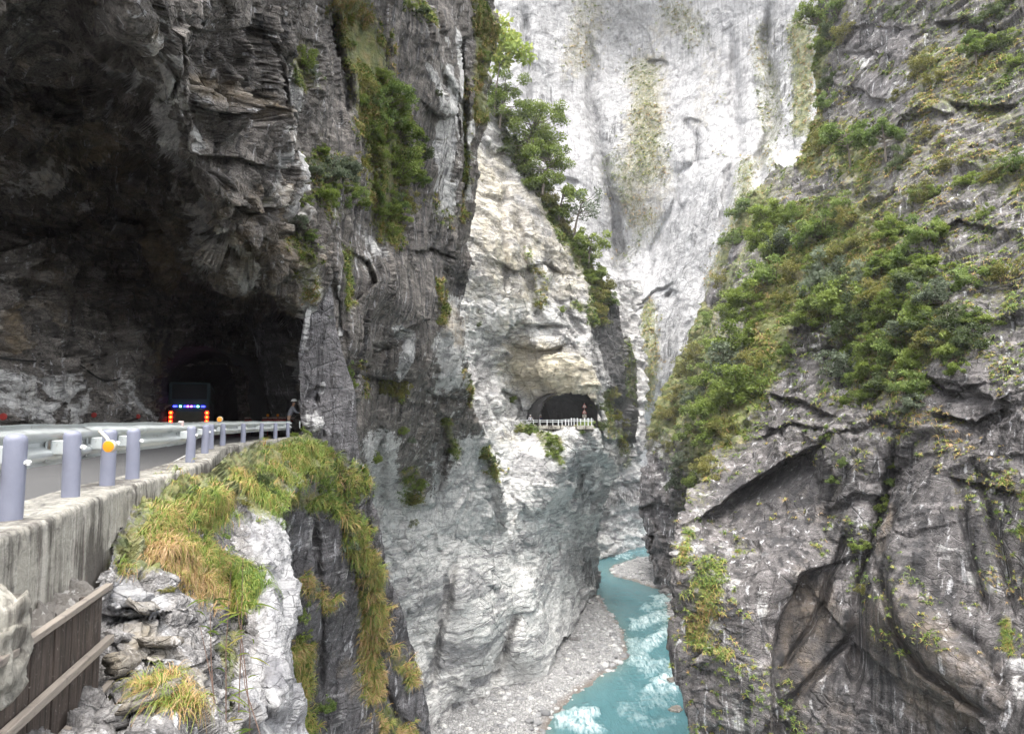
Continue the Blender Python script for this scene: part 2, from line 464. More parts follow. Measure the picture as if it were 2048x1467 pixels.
M_SCHIST = rock_mat('schist_rock', S=5., tilt=(-.3, .35, 0), dark=(.05, .046, .047), dark2=(.14, .13, .131), vein=.7, streak=1., tan=(.27, .2, .13), bump=.75, strat=4., crack=.25)
M_FORE = rock_mat('shattered_rock', S=.9, tilt=(.6, .2, .4), dark=(.09, .086, .088), dark2=(.2, .193, .19), vein=1., streak=.9, tan=(.4, .33, .22), bump=.9, strat=3., white=(.42, .42, .43), crack=.35)

# --- the road cave, the overhanging ceiling and the outer face of the near cliff
CAVE_HOLE = [(330, 900), (332, 760), (352, 735), (380, 722), (410, 724), (440, 730), (462, 750), (474, 780), (480, 900)]
sheet('cliff_left', [(-170, -120), (-170, 1250)], [(990, -120), (985, 0), (982, 100), (968, 220), (952, 330), (942, 420), (936, 500), (930, 560), (926, 640), (928, 710),
      (945, 790), (960, 860), (985, 930), (1005, 1000), (1012, 1060), (1004, 1150), (1000, 1250)], -120, 1250,
  [(-170, -120, 10), (0, 0, 12.5), (150, 0, 14), (0, 150, 15.5), (150, 150, 17.5), (0, 300, 19), (120, 300, 20), (240, 330, 24), (0, 450, 21.5), (120, 450, 25.5), (300, 450, 30),
   (-150, 700, 18), (0, 650, 21), (0, 850, 20.5), (150, 600, 28), (150, 750, 27), (150, 850, 27), (280, 650, 35), (280, 850, 34), (350, 600, 38), (355, 850, 41),
   (430, 620, 39), (520, 640, 42), (570, 700, 43), (520, 800, 44), (560, 850, 43), (430, 850, 44), (-170, 1250, 22), (400, 1200, 40),
   (205, -60, 11.3), (240, 60, 12.4), (300, 150, 14.6), (400, 60, 15.2), (360, 250, 16.8), (400, 350, 18.8), (480, 60, 18.5), (450, 480, 23.5), (500, 300, 21.5), (520, 540, 28), (560, 100, 24),
   (600, 450, 29), (600, 600, 33), (640, 200, 31), (640, 720, 35), (640, 860, 35),
   (690, 60, 37), (700, 300, 39), (700, 480, 41), (740, 650, 46), (740, 800, 54), (740, 1000, 78), (800, 60, 45), (800, 300, 48), (820, 500, 52), (830, 700, 57), (830, 900, 76), (820, 1100, 93),
   (900, 60, 55), (900, 300, 60), (890, 500, 64), (900, 700, 73), (920, 900, 93), (960, 0, 63), (945, 350, 68), (930, 600, 74), (990, 1000, 104), (950, 1150, 108), (820, 1250, 97), (990, 1250, 112)],
  M_CAVE, step=2.3, flutes=(0., [([(800, -100), (800, 1200)], 175, 1., .25), ([(650, 560), (655, 860)], 50, 1.), ([(600, 0), (606, 420)], 30, .8), ([(440, 320), (560, 300)], 50, .6)]), amp=.42, S=2.3, relief=(.9, [([(800, 60), (800, 400), (800, 600)], 110, .55), ([(860, 150), (820, 300)], 60, .35), ([(60, 60), (140, 110)], 90, .45), ([(430, 20), (520, 20)], 60, .4), ([(100, 0), (340, 60), (300, 130)], 80, .3), ([(130, 480), (250, 470)], 40, .5), ([(650, 600), (660, 860)], 40, .45), ([(750, 580), (820, 560)], 60, .35), ([(740, 900), (900, 1200)], 120, .5), ([(60, 820), (200, 800)], 60, .6)]), curl=(0, 16, 0, 0), seed=3, strata=(.25, .35, 1), strata_f=1.9, flute=.25,
  feats=[
   ('step', [(188, -120), (192, 0), (212, 110), (250, 190), (300, 235), (318, 300), (365, 312), (385, 380), (412, 400), (440, 470), (420, 500), (372, 545)], 900, 2.4, 16),
   ('step', [(360, 545), (400, 556), (450, 568), (500, 574), (525, 566), (555, 580), (578, 620), (592, 660), (597, 720), (598, 860)][::1], 500, 7.),
   ('step', [(0, 470), (60, 455), (130, 452), (220, 480), (300, 500), (360, 545)], 60, 2.2),
   ('step', [(60, 400), (150, 350), (240, 320), (330, 300)], 45, 1.4),
   ('step', [(0, 180), (70, 172), (140, 180), (196, 150)], 60, 1.6),
   ('step', [(60, 260), (150, 255), (220, 230)], 30, .8),
   ('groove', [(285, 640), (300, 720), (290, 850)], 16, 1.6),
   ('groove', [(360, 60), (372, 130), (350, 200), (356, 260)], 6, .9), ('groove', [(395, 90), (400, 170), (395, 260)], 5, .8),
   ('step', [(400, 50), (440, 66), (490, 60), (540, 60)], 30, 1.), ('step', [(410, 215), (470, 230), (530, 205), (560, 215)], 40, 1.6),
   ('step', [(380, 300), (440, 310), (480, 320), (560, 330)], 50, 1.6), ('step', [(450, 400), (520, 420), (590, 400)], 50, 1.6),
   ('step', [(370, 545), (430, 500), (500, 530), (560, 470)], 16, .9),
   ('groove', [(575, 0), (590, 120), (600, 240), (606, 340), (600, 430), (590, 520)], 9, 1.5), ('groove', [(530, 60), (545, 180), (560, 300)], 7, 1.),
   ('groove', [(655, 0), (672, 110), (684, 200), (690, 260)], 18, 3.2), ('groove', [(635, 520), (660, 600), (685, 700), (700, 800)], 8, 1.),
   ('step', [(690, 745), (735, 735), (800, 665), (850, 628), (880, 590), (892, 520)], 60, 6.), ('step', [(700, 752), (760, 757), (835, 752)], 26, 3.5),
   ('step', [(680, 490), (740, 520), (752, 560), (720, 600), (690, 610)], 30, 1.4), ('step', [(820, 500), (870, 492), (900, 510)], 16, 2.6),
   ('step', [(850, 215), (880, 232), (905, 215), (912, 190)], 22, 2.4), ('step', [(900, 90), (935, 70), (960, 60)], 22, 3.),
   ('groove', [(870, 120), (905, 220), (915, 330), (905, 430)], 8, 2.), ('groove', [(930, 60), (925, 200), (930, 330), (920, 440)], 8, 3.),
   ('blob', (-1, -1) and [(760, 560), (800, 600)], 60, -3.), ('blob', [(868, 60), (880, 200)], 46, -3.), ('blob', [(895, 660), (905, 740)], 36, -3.),
   ('step', [(850, 780), (900, 790), (955, 800)], 20, 3.), ('groove', [(880, 820), (892, 900), (870, 990)], 10, 4.), ('groove', [(745, 830), (760, 960), (770, 1060)], 14, 4.),
   ('step', [(820, 1000), (865, 1010), (880, 960)], 20, 3.), ('groove', [(965, 900), (985, 1000), (990, 1100)], 12, 3.)],
  white=(.22, [([(700, 0), (730, 800)], 70, .08), ([(820, 60), (820, 600)], 70, .1), ([(60, 100), (150, 60)], 110, .02), ([(40, 400), (200, 330)], 80, .2), ([(10, 760), (200, 800)], 60, .36), ([(330, 100), (340, 190)], 38, .78), ([(315, 260), (350, 330)], 26, .55),
      ([(220, 130), (290, 220)], 26, .4), ([(330, 210), (390, 230)], 20, .5), ([(390, 420), (400, 500)], 26, .5), ([(450, 470), (500, 530)], 30, .6), ([(560, 0), (590, 120), (605, 420)], 20, .55), ([(440, 190), (560, 210)], 26, .5),
      ([(430, 20), (560, 30)], 60, .14), ([(610, 540), (612, 760)], 18, .6), ([(640, 800), (660, 780)], 22, .7), ([(300, 230), (330, 300)], 16, .85), ([(400, 420), (420, 520)], 20, .75), ([(470, 500), (505, 540)], 20, .85), ([(540, 250), (560, 420)], 16, .6), ([(595, 300), (600, 430)], 10, .85), ([(20, 380), (140, 360)], 26, .5), ([(0, 760), (60, 840)], 40, .6), ([(130, 760), (150, 840)], 30, .6), ([(210, 130), (250, 190)], 14, .6), ([(430, 250), (440, 300)], 12, .6), ([(500, 640), (580, 700)], 50, .12),
      ([(700, 300), (720, 800)], 70, .12), ([(870, 60), (900, 200), (890, 300)], 46, .42), ([(880, 250), (900, 420)], 12, .85), ([(720, 460), (760, 500)], 30, .45),
      ([(805, 660), (800, 740)], 18, .85), ([(900, 600), (905, 760)], 34, .78), ([(930, 20), (935, 200)], 20, .3), ([(780, 560), (840, 620)], 60, .06), ([(900, 480), (915, 560)], 30, .06),
      ([(760, 900), (770, 1040)], 40, .95), ([(860, 860), (850, 960)], 40, .3), ([(960, 900), (980, 1100)], 50, .9), ([(800, 1130), (990, 1180)], 150, 1.5), ([(893, 130), (897, 260), (893, 430)], 6, 1.2), ([(870, 290), (874, 385)], 5, 1.1), ([(850, 130), (882, 215)], 9, .9), ([(735, 470), (738, 515)], 6, 1.), ([(753, 468), (755, 505)], 4, 1.), ([(665, 570), (677, 700)], 4, .9), ([(915, 60), (912, 200)], 6, .9), ([(938, 240), (935, 400)], 5, .9), ([(920, 980), (930, 1120)], 60, .95)]),
  warm=(.15, [([(60, 250), (300, 500), (520, 500)], 190, .42), ([(80, 800), (560, 750)], 90, .3), ([(330, 60), (330, 170)], 30, .5), ([(330, 450), (360, 520)], 36, .65), ([(440, 180), (560, 220)], 30, .6), ([(100, 300), (250, 420)], 70, .45), ([(60, 430), (120, 640)], 40, .4), ([(185, 0), (195, 45)], 7, 1.), ([(905, 620), (915, 680)], 24, .6), ([(480, 480), (500, 520)], 30, .6), ([(300, 700), (330, 840)], 26, .7), ([(560, 350), (590, 520)], 22, .55), ([(30, 620), (50, 700)], 30, .6), ([(130, 330), (240, 330)], 30, .6), ([(290, 700), (320, 820)], 26, .5)]),
  moss=(.08, [([(700, 0), (740, 130), (745, 240)], 52, .85), ([(760, 200), (780, 350)], 50, .8), ([(640, 330), (660, 420)], 34, .55), ([(760, 380), (790, 470)], 34, .7), ([(600, 100), (620, 170)], 26, .7),
      ([(600, 480), (610, 580)], 22, .6), ([(690, 500), (695, 600)], 20, .65), ([(960, 0), (975, 120), (950, 230)], 16, .9), ([(925, 150), (930, 330), (925, 440)], 13, .55), ([(875, 560), (880, 640)], 12, .65),
      ([(820, 10), (860, 30)], 22, .6), ([(720, 730), (730, 790)], 16, .4), ([(785, 770), (800, 800)], 22, .4), ([(930, 740), (940, 800)], 12, .6), ([(900, 850), (915, 900)], 15, .7), ([(820, 950), (810, 1040)], 22, .55), ([(970, 900), (1000, 950)], 20, .7), ([(860, 400), (900, 440)], 18, .4)]),
  stain_shade=(.15, [([(60, 60), (150, 120)], 90, .4), ([(540, 60), (560, 160)], 40, .45), ([(430, 250), (560, 400)], 60, .35), ([(780, 560), (700, 700)], 70, .5), ([(340, 640), (560, 660)], 60, .15), ([(700, 0), (730, 850)], 90, .36), ([(800, -50), (820, 600)], 130, .52), ([(780, 760), (900, 860)], 60, .4), ([(800, 1080), (980, 1100)], 140, -.6), ([(880, 480), (915, 570)], 28, .7), ([(300, 650), (330, 850)], 28, .6), ([(860, 880), (870, 960)], 30, .4)]),  # top-left stroke paints in the dimness of the faintly lit ceiling slab
  hole=CAVE_HOLE)

# --- dark grassy slope and the pillar beside the tunnel mouth
sheet('slope_near', [(604, 520), (598, 640), (596, 860), (575, 900), (560, 1000), (560, 1467), (560, 1900)],
  [(640, 520), (655, 580), (672, 660), (688, 760), (700, 860), (716, 930), (738, 1000), (758, 1080), (776, 1150), (798, 1230), (828, 1350), (862, 1467), (960, 1900)], 520, 1900,
  [(600, 520, 33), (600, 850, 34), (650, 600, 35), (690, 800, 37), (600, 960, 33), (700, 960, 38), (600, 1200, 36), (740, 1100, 41), (600, 1467, 40), (720, 1300, 44), (850, 1467, 51), (600, 1900, 46), (950, 1900, 60)],
  M_FACE, step=2.2, flutes=(.8, ()), amp=.26, S=2.2, relief=(.8, ()), curl=(0, 14, 0, 0), seed=23, strata=(.5, .2, 1), strata_f=.6, flute=.9, rough=.8, fac=.7, warpx=8,
  feats=[('groove', [(630, 790), (634, 850), (640, 880)], 4, 1.4), ('step', [(603, 800), (625, 770), (650, 775)], 18, .8), ('groove', [(660, 900), (680, 1050), (700, 1200)], 10, .9),
         ('groove', [(620, 1000), (640, 1180), (650, 1400)], 9, .8), ('groove', [(700, 1100), (740, 1280), (790, 1450)], 8, 1.), ('blob', [(616, 820), (618, 850)], 12, -.8), ('step', [(604, 640), (612, 560)], 10, .6)],
  white=(.14, [([(606, 560), (606, 700)], 9, .6), ([(640, 785), (645, 770)], 8, .8), ([(612, 830), (618, 850)], 16, .5), ([(615, 960), (640, 1080)], 30, .35), ([(700, 820), (740, 1000)], 20, .1)]),
  warm=(.1, [([(700, 1330), (760, 1460)], 50, .4)]),
  moss=(.1, [([(598, 520), (600, 870)], 60, .0), ([(640, 930), (700, 960)], 36, .7), ([(600, 1000), (650, 1000), (720, 1060)], 26, .7), ([(700, 1080), (740, 1140), (745, 1240)], 30, .85), ([(610, 1160), (650, 1200)], 24, .6), ([(600, 1300), (610, 1460)], 26, .8),
      ([(740, 1240), (740, 1380)], 26, .75), ([(780, 1290), (810, 1350)], 20, .7), ([(760, 1430), (800, 1467)], 30, .7), ([(650, 950), (660, 920)], 28, .6)]),
  stain_shade=(.2, [([(640, 1330), (660, 1450)], 30, .4)]))

# --- marble cliff with the far tunnel
FAR_HOLE = [(1082, 856), (1083, 822), (1090, 803), (1108, 790), (1128, 785), (1150, 784), (1174, 788), (1187, 804), (1193, 830), (1194, 856)]
sheet('cliff_middle', [(700, 190), (640, 600), (640, 1500)],
  [(984, 190), (1008, 255), (1040, 310), (1078, 372), (1120, 432), (1160, 492), (1198, 550), (1226, 600), (1236, 655), (1262, 705), (1272, 765), (1276, 830), (1268, 890), (1240, 935), (1216, 985), (1196, 1040),
   (1184, 1080), (1190, 1120), (1196, 1176), (1170, 1200), (1160, 1240), (1112, 1290), (1097, 1350), (1100, 1500)], 190, 1500,
  [(700, 200, 95), (700, 600, 86), (700, 1000, 76), (660, 1450, 76), (800, 1050, 89), (800, 1250, 92), (860, 1440, 97), (880, 1330, 100), (950, 500, 108), (950, 800, 106), (950, 1000, 107), (960, 250, 118),
   (1000, 300, 124), (1060, 420, 122), (1120, 500, 124), (1050, 650, 116), (1000, 760, 122), (1050, 840, 124), (1120, 840, 121), (1180, 842, 118), (1080, 760, 118), (1150, 720, 117), (1180, 620, 124), (1215, 620, 132),
   (1215, 760, 126), (1260, 740, 146), (1265, 850, 152), (1220, 860, 136), (1000, 1200, 109), (1000, 1360, 113), (1090, 1340, 117), (1060, 1050, 116), (1120, 920, 117), (1190, 880, 121), (1150, 980, 124), (1180, 1000, 138),
   (1180, 1120, 168), (1190, 1170, 174), (1150, 1140, 148), (1150, 1230, 147), (1110, 1250, 128), (900, 1500, 101), (1095, 1500, 117)],
  M_MARBLE, step=2.3, amp=.24, S=5., relief=(1., [([(900, 1000), (1060, 1300)], 140, .6)]), curl=(0, 40, 12, 0), seed=41, strata=(.35, .5, 1), strata_f=1.5, fac=.7, flute=.2, warpx=12,
  feats=[
   ('step', [(1195, 846), (1120, 850), (1060, 850), (1003, 846)], 130, 7.), ('step', [(1070, 800), (1100, 785), (1150, 782), (1192, 795)], 30, 3.),
   ('step', [(985, 800), (1000, 780), (1040, 800), (1046, 830)], 30, 3.), ('step', [(1000, 690), (1040, 640), (1130, 650)], 26, 3.), ('step', [(1030, 690), (1080, 700), (1130, 690)], 22, 2.6),
   ('step', [(1205, 600), (1190, 700), (1196, 780), (1210, 850)][::-1], 60, 5.), ('step', [(1275, 870), (1235, 880), (1205, 870), (1196, 800)][::-1], 40, 5.),
   ('step', [(1130, 900), (1160, 900), (1196, 862)][::-1], 1, 0), ('groove', [(1150, 930), (1145, 990), (1130, 1060)], 14, 4.), ('step', [(1134, 1020), (1142, 960), (1180, 915), (1200, 895)], 60, 8.),
   ('groove', [(1030, 420), (1055, 560), (1085, 660)], 9, 3.), ('groove', [(1000, 360), (1010, 470), (1005, 600)], 8, 2.), ('step', [(985, 520), (1040, 540), (1090, 520), (1150, 540)], 26, 2.4), ('groove', [(1100, 500), (1120, 600), (1170, 680)], 10, 2.5),
   ('groove', [(905, 1100), (880, 1220), (850, 1400)], 10, 2.5), ('groove', [(1100, 1080), (1090, 1180), (1095, 1280)], 10, 3.), ('groove', [(1035, 1220), (1015, 1290), (990, 1350)], 12, 3.5), ('step', [(890, 1420), (940, 1350), (1010, 1330)][::1], 22, 3.),
   ('groove', [(950, 900), (975, 980), (985, 1080)], 8, 2.), ('groove', [(1160, 1000), (1150, 1120), (1165, 1190)], 9, 4.), ('blob', [(1060, 1180), (1055, 1300)], 34, -3.5), ('blob', [(930, 1200), (950, 1330)], 60, -4.), ('step', [(1160, 1175), (1196, 1178)], 8, -4.)],
  white=(.52, [([(960, 400), (1000, 560)], 90, .46), ([(1060, 360), (1120, 480)], 60, .3), ([(980, 620), (1100, 660)], 60, .72), ([(1120, 760), (1000, 800)], 50, .6), ([(1225, 620), (1258, 860)], 55, -.6), ([(1120, 600), (1190, 650)], 40, .22), ([(1040, 700), (1120, 690)], 26, .1),
      ([(900, 900), (1100, 900)], 60, .85), ([(1000, 960), (1120, 960)], 60, .8), ([(960, 1050), (1080, 1040)], 70, .85), ([(800, 1100), (1060, 1300)], 130, 1.05), ([(850, 1350), (1060, 1330)], 60, 1.1), ([(1165, 1120), (1190, 1160)], 28, -.3), ([(1150, 900), (1190, 990)], 30, .3), ([(800, 1070), (830, 1190)], 26, .6)]),
  warm=(.22, [([(950, 350), (1020, 560)], 80, .6), ([(980, 600), (1100, 760)], 70, .45), ([(1060, 740), (1170, 760)], 60, .8), ([(1080, 420), (1160, 560)], 60, .55), ([(1120, 790), (1180, 790)], 12, .8), ([(900, 1250), (1050, 1300)], 120, .0), ([(1220, 650), (1250, 850)], 50, .1), ([(980, 870), (1100, 880)], 30, .4)]),
  moss=(.06, [([(1010, 275), (1080, 385), (1150, 490), (1215, 590)], 24, 1.), ([(1080, 600), (1100, 560)], 20, .5), ([(1200, 560), (1195, 640)], 24, .8), ([(1250, 690), (1262, 790)], 22, .6), ([(1220, 790), (1225, 860)], 16, .8), ([(1040, 862), (1120, 880)], 14, .8), ([(1090, 890), (1110, 915)], 18, .7), ([(1160, 850), (1200, 850)], 10, .8),
      ([(1240, 870), (1250, 900)], 18, .7), ([(1060, 500), (1075, 600)], 14, .5), ([(930, 880), (1000, 950)], 20, .5), ([(1150, 610), (1190, 620)], 14, .7)]),
  stain_shade=(.05, [([(1220, 630), (1262, 860)], 44, .95), ([(1060, 340), (1130, 480)], 30, .3), ([(1150, 930), (1180, 1000)], 22, .45), ([(1170, 1130), (1190, 1170)], 20, .7), ([(1060, 420), (1100, 480)], 30, .35)]),
  hole=FAR_HOLE)

# --- wall at the bend of the river
sheet('cliff_bend', [(1130, 560), (1130, 1140)], [(1282, 560), (1284, 700), (1288, 850), (1290, 930), (1286, 1000), (1292, 1060), (1298, 1100), (1300, 1140)], 560, 1140,
  [(1140, 600, 225), (1140, 1120, 205), (1200, 1105, 214), (1280, 1080, 238), (1250, 900, 222), (1280, 700, 250), (1230, 1000, 220), (1290, 1100, 240)],
  M_MARBLE, step=2.4, amp=.26, S=6., curl=(0, 30, 0, 0), seed=61, strata=(.6, .4, 1), strata_f=2., warpx=6,
  feats=[('step', [(1190, 985), (1240, 960), (1285, 960)], 30, 5.), ('step', [(1200, 910), (1240, 935), (1270, 900)], 30, 7.), ('step', [(1190, 1040), (1230, 1030), (1285, 1010)], 20, 4.)],
  white=(.35, [([(1200, 1090), (1290, 1075)], 26, .75), ([(1190, 1010), (1285, 980)], 36, .22), ([(1200, 950), (1270, 940)], 26, .6), ([(1230, 880), (1280, 890)], 30, .2)]),
  warm=(.05, ()), moss=(.1, [([(1220, 880), (1250, 920)], 18, .7)]), stain_shade=(.1, [([(1210, 1010), (1280, 990)], 18, .6)]))

# --- the giant pale wall at the back
sheet('cliff_back', [(820, -200), (820, 1120)], [(1840, -200), (1800, 300), (1640, 700), (1440, 900), (1380, 1120)], -200, 1120,
  [(830, -200, 330), (830, 700, 300), (1000, 100, 320), (1000, 500, 300), (1150, 100, 330), (1150, 500, 310), (1230, 100, 345), (1240, 500, 330), (1255, 900, 300), (1400, 100, 310), (1400, 500, 270), (1350, 800, 262), (1300, 1100, 262),
   (1560, 100, 270), (1550, 400, 235), (1500, 700, 220), (1700, 0, 240), (1800, 300, 215), (1600, 900, 215), (1380, 1100, 250)],
  M_PALE, step=2.6, flutes=(.75, ()), amp=.17, S=9., curl=(0, 0, 0, 0), seed=81, strata=(.3, .2, 1), strata_f=.8, flute=1., fac=.8, warpx=16,
  feats=[('step', [(1370, 235), (1400, 240), (1412, 262), (1400, 320)][::-1], 30, -1), ('groove', [(1378, 240), (1390, 330), (1345, 350), (1345, 400), (1320, 470), (1290, 560)], 8, 4.), ('step', [(1372, 240), (1392, 234), (1408, 244)], 12, 2.), ('step', [(1340, 330), (1390, 320), (1430, 315)], 10, 1.2),
         ('groove', [(1180, 60), (1190, 250), (1230, 420), (1245, 620)], 12, 8.), ('step', [(1240, 650), (1300, 590), (1350, 560)][::1], 20, 4.), ('groove', [(1300, 700), (1320, 620), (1345, 580)], 6, 2.5), ('step', [(1330, 590), (1345, 575), (1360, 585)], 14, 6.),
         ('groove', [(1460, 60), (1470, 300), (1440, 500)], 10, 6.), ('groove', [(1530, 0), (1540, 180), (1520, 400)], 12, 8.), ('step', [(1080, 360), (1130, 350), (1160, 370)], 18, 4.), ('groove', [(1045, 0), (1060, 250), (1120, 400)], 9, 6.), ('step', [(1300, 120), (1345, 128)], 12, 6.)],
  white=(.66, [([(1000, 0), (1010, 60)], 60, .75), ([(1080, 60), (1130, 200)], 60, .4), ([(1130, 120), (1170, 330)], 26, .95), ([(1200, 240), (1230, 520)], 40, .4), ([(1270, 250), (1260, 500)], 50, .5), ([(1400, 60), (1480, 300)], 80, .8), ([(1480, 180), (1440, 380)], 50, 1.1), ([(1330, 400), (1300, 540), (1270, 610)], 22, 1.2),
      ([(1140, 380), (1190, 330)], 40, .95), ([(1430, 420), (1360, 560), (1340, 760)], 60, .45), ([(1560, 60), (1580, 260)], 40, .35), ([(1260, 560), (1250, 600)], 16, 1.2), ([(1000, 300), (1100, 330)], 40, .9), ([(1500, 450), (1420, 700)], 40, .3), ([(1280, 900), (1285, 1100)], 20, .9)]),
  warm=(.15, [([(1300, 150), (1280, 400)], 60, .6), ([(1180, 30), (1150, 120)], 50, .5), ([(1420, 100), (1400, 250)], 30, .4), ([(1320, 60), (1370, 30)], 40, .5), ([(1280, 450), (1310, 380)], 26, .5), ([(1300, 680), (1285, 820)], 20, .3)]),
  moss=(.17, [([(1290, 150), (1300, 340)], 50, .62), ([(1340, 20), (1390, 60)], 40, .55), ([(1180, 0), (1160, 110)], 46, .5), ([(1230, 330), (1290, 460)], 38, .55), ([(1240, 520), (1300, 480)], 26, .45), ([(1600, 60), (1600, 250)], 34, .8), ([(1530, 150), (1530, 230)], 26, .7), ([(1520, 60), (1540, 330)], 26, .55), ([(1500, 330), (1480, 460), (1430, 560)], 26, .7), ([(1300, 620), (1290, 800)], 22, .75), ([(1270, 660), (1265, 760)], 16, .6), ([(1450, 180), (1440, 300)], 16, .3)]),
  stain_shade=(0., [([(1378, 245), (1390, 320)], 12, .5)]))

# --- right side, farther: vegetated slope above the narrows
sheet('slope_far', [(1560, 330), (1508, 390), (1484, 440), (1452, 505), (1422, 570), (1392, 640), (1352, 715), (1318, 780), (1296, 840), (1286, 890), (1290, 950), (1284, 1000), (1288, 1035), (1300, 1090), (1308, 1140), (1322, 1180), (1345, 1196), (1350, 1300)],
  [(1700, 330), (1700, 1300)], 330, 1300,
  [(1560, 340, 190), (1480, 450, 195), (1420, 600, 195), (1340, 760, 195), (1290, 900, 195), (1290, 1000, 190), (1300, 1080, 188), (1325, 1180, 174), (1345, 1190, 172), (1400, 1100, 160), (1420, 900, 150), (1500, 700, 140), (1600, 500, 150), (1690, 400, 160), (1690, 900, 120), (1690, 1250, 120), (1350, 950, 172), (1360, 1050, 168), (1380, 1300, 166)],
  M_SCHIST, step=2.5, amp=.26, S=6., curl=(40, 0, 0, 0), seed=101, strata=(-.6, .3, 1), strata_f=1.5, warpx=8,
  feats=[('step', [(1286, 1015), (1310, 1000), (1345, 1020), (1380, 1010)], 60, 8.), ('groove', [(1300, 900), (1330, 960), (1345, 1030)], 8, 4.), ('step', [(1340, 700), (1420, 720), (1500, 700)], 30, 4.)],
  white=(.2, [([(1310, 1060), (1340, 1160)], 30, .12), ([(1300, 900), (1340, 960)], 30, .4), ([(1450, 520), (1500, 470)], 26, .4)]),
  moss=(.5, [([(1500, 400), (1440, 540), (1400, 640), (1350, 760), (1320, 830)], 40, .95), ([(1420, 600), (1480, 480)], 16, .2), ([(1300, 1000), (1330, 1170)], 40, .0), ([(1300, 930), (1340, 980)], 26, .2), ([(1400, 700), (1420, 900)], 60, .9)]),
  warm=(.2, ()), stain_shade=(.1, [([(1300, 1020), (1330, 1120)], 30, .45)]))

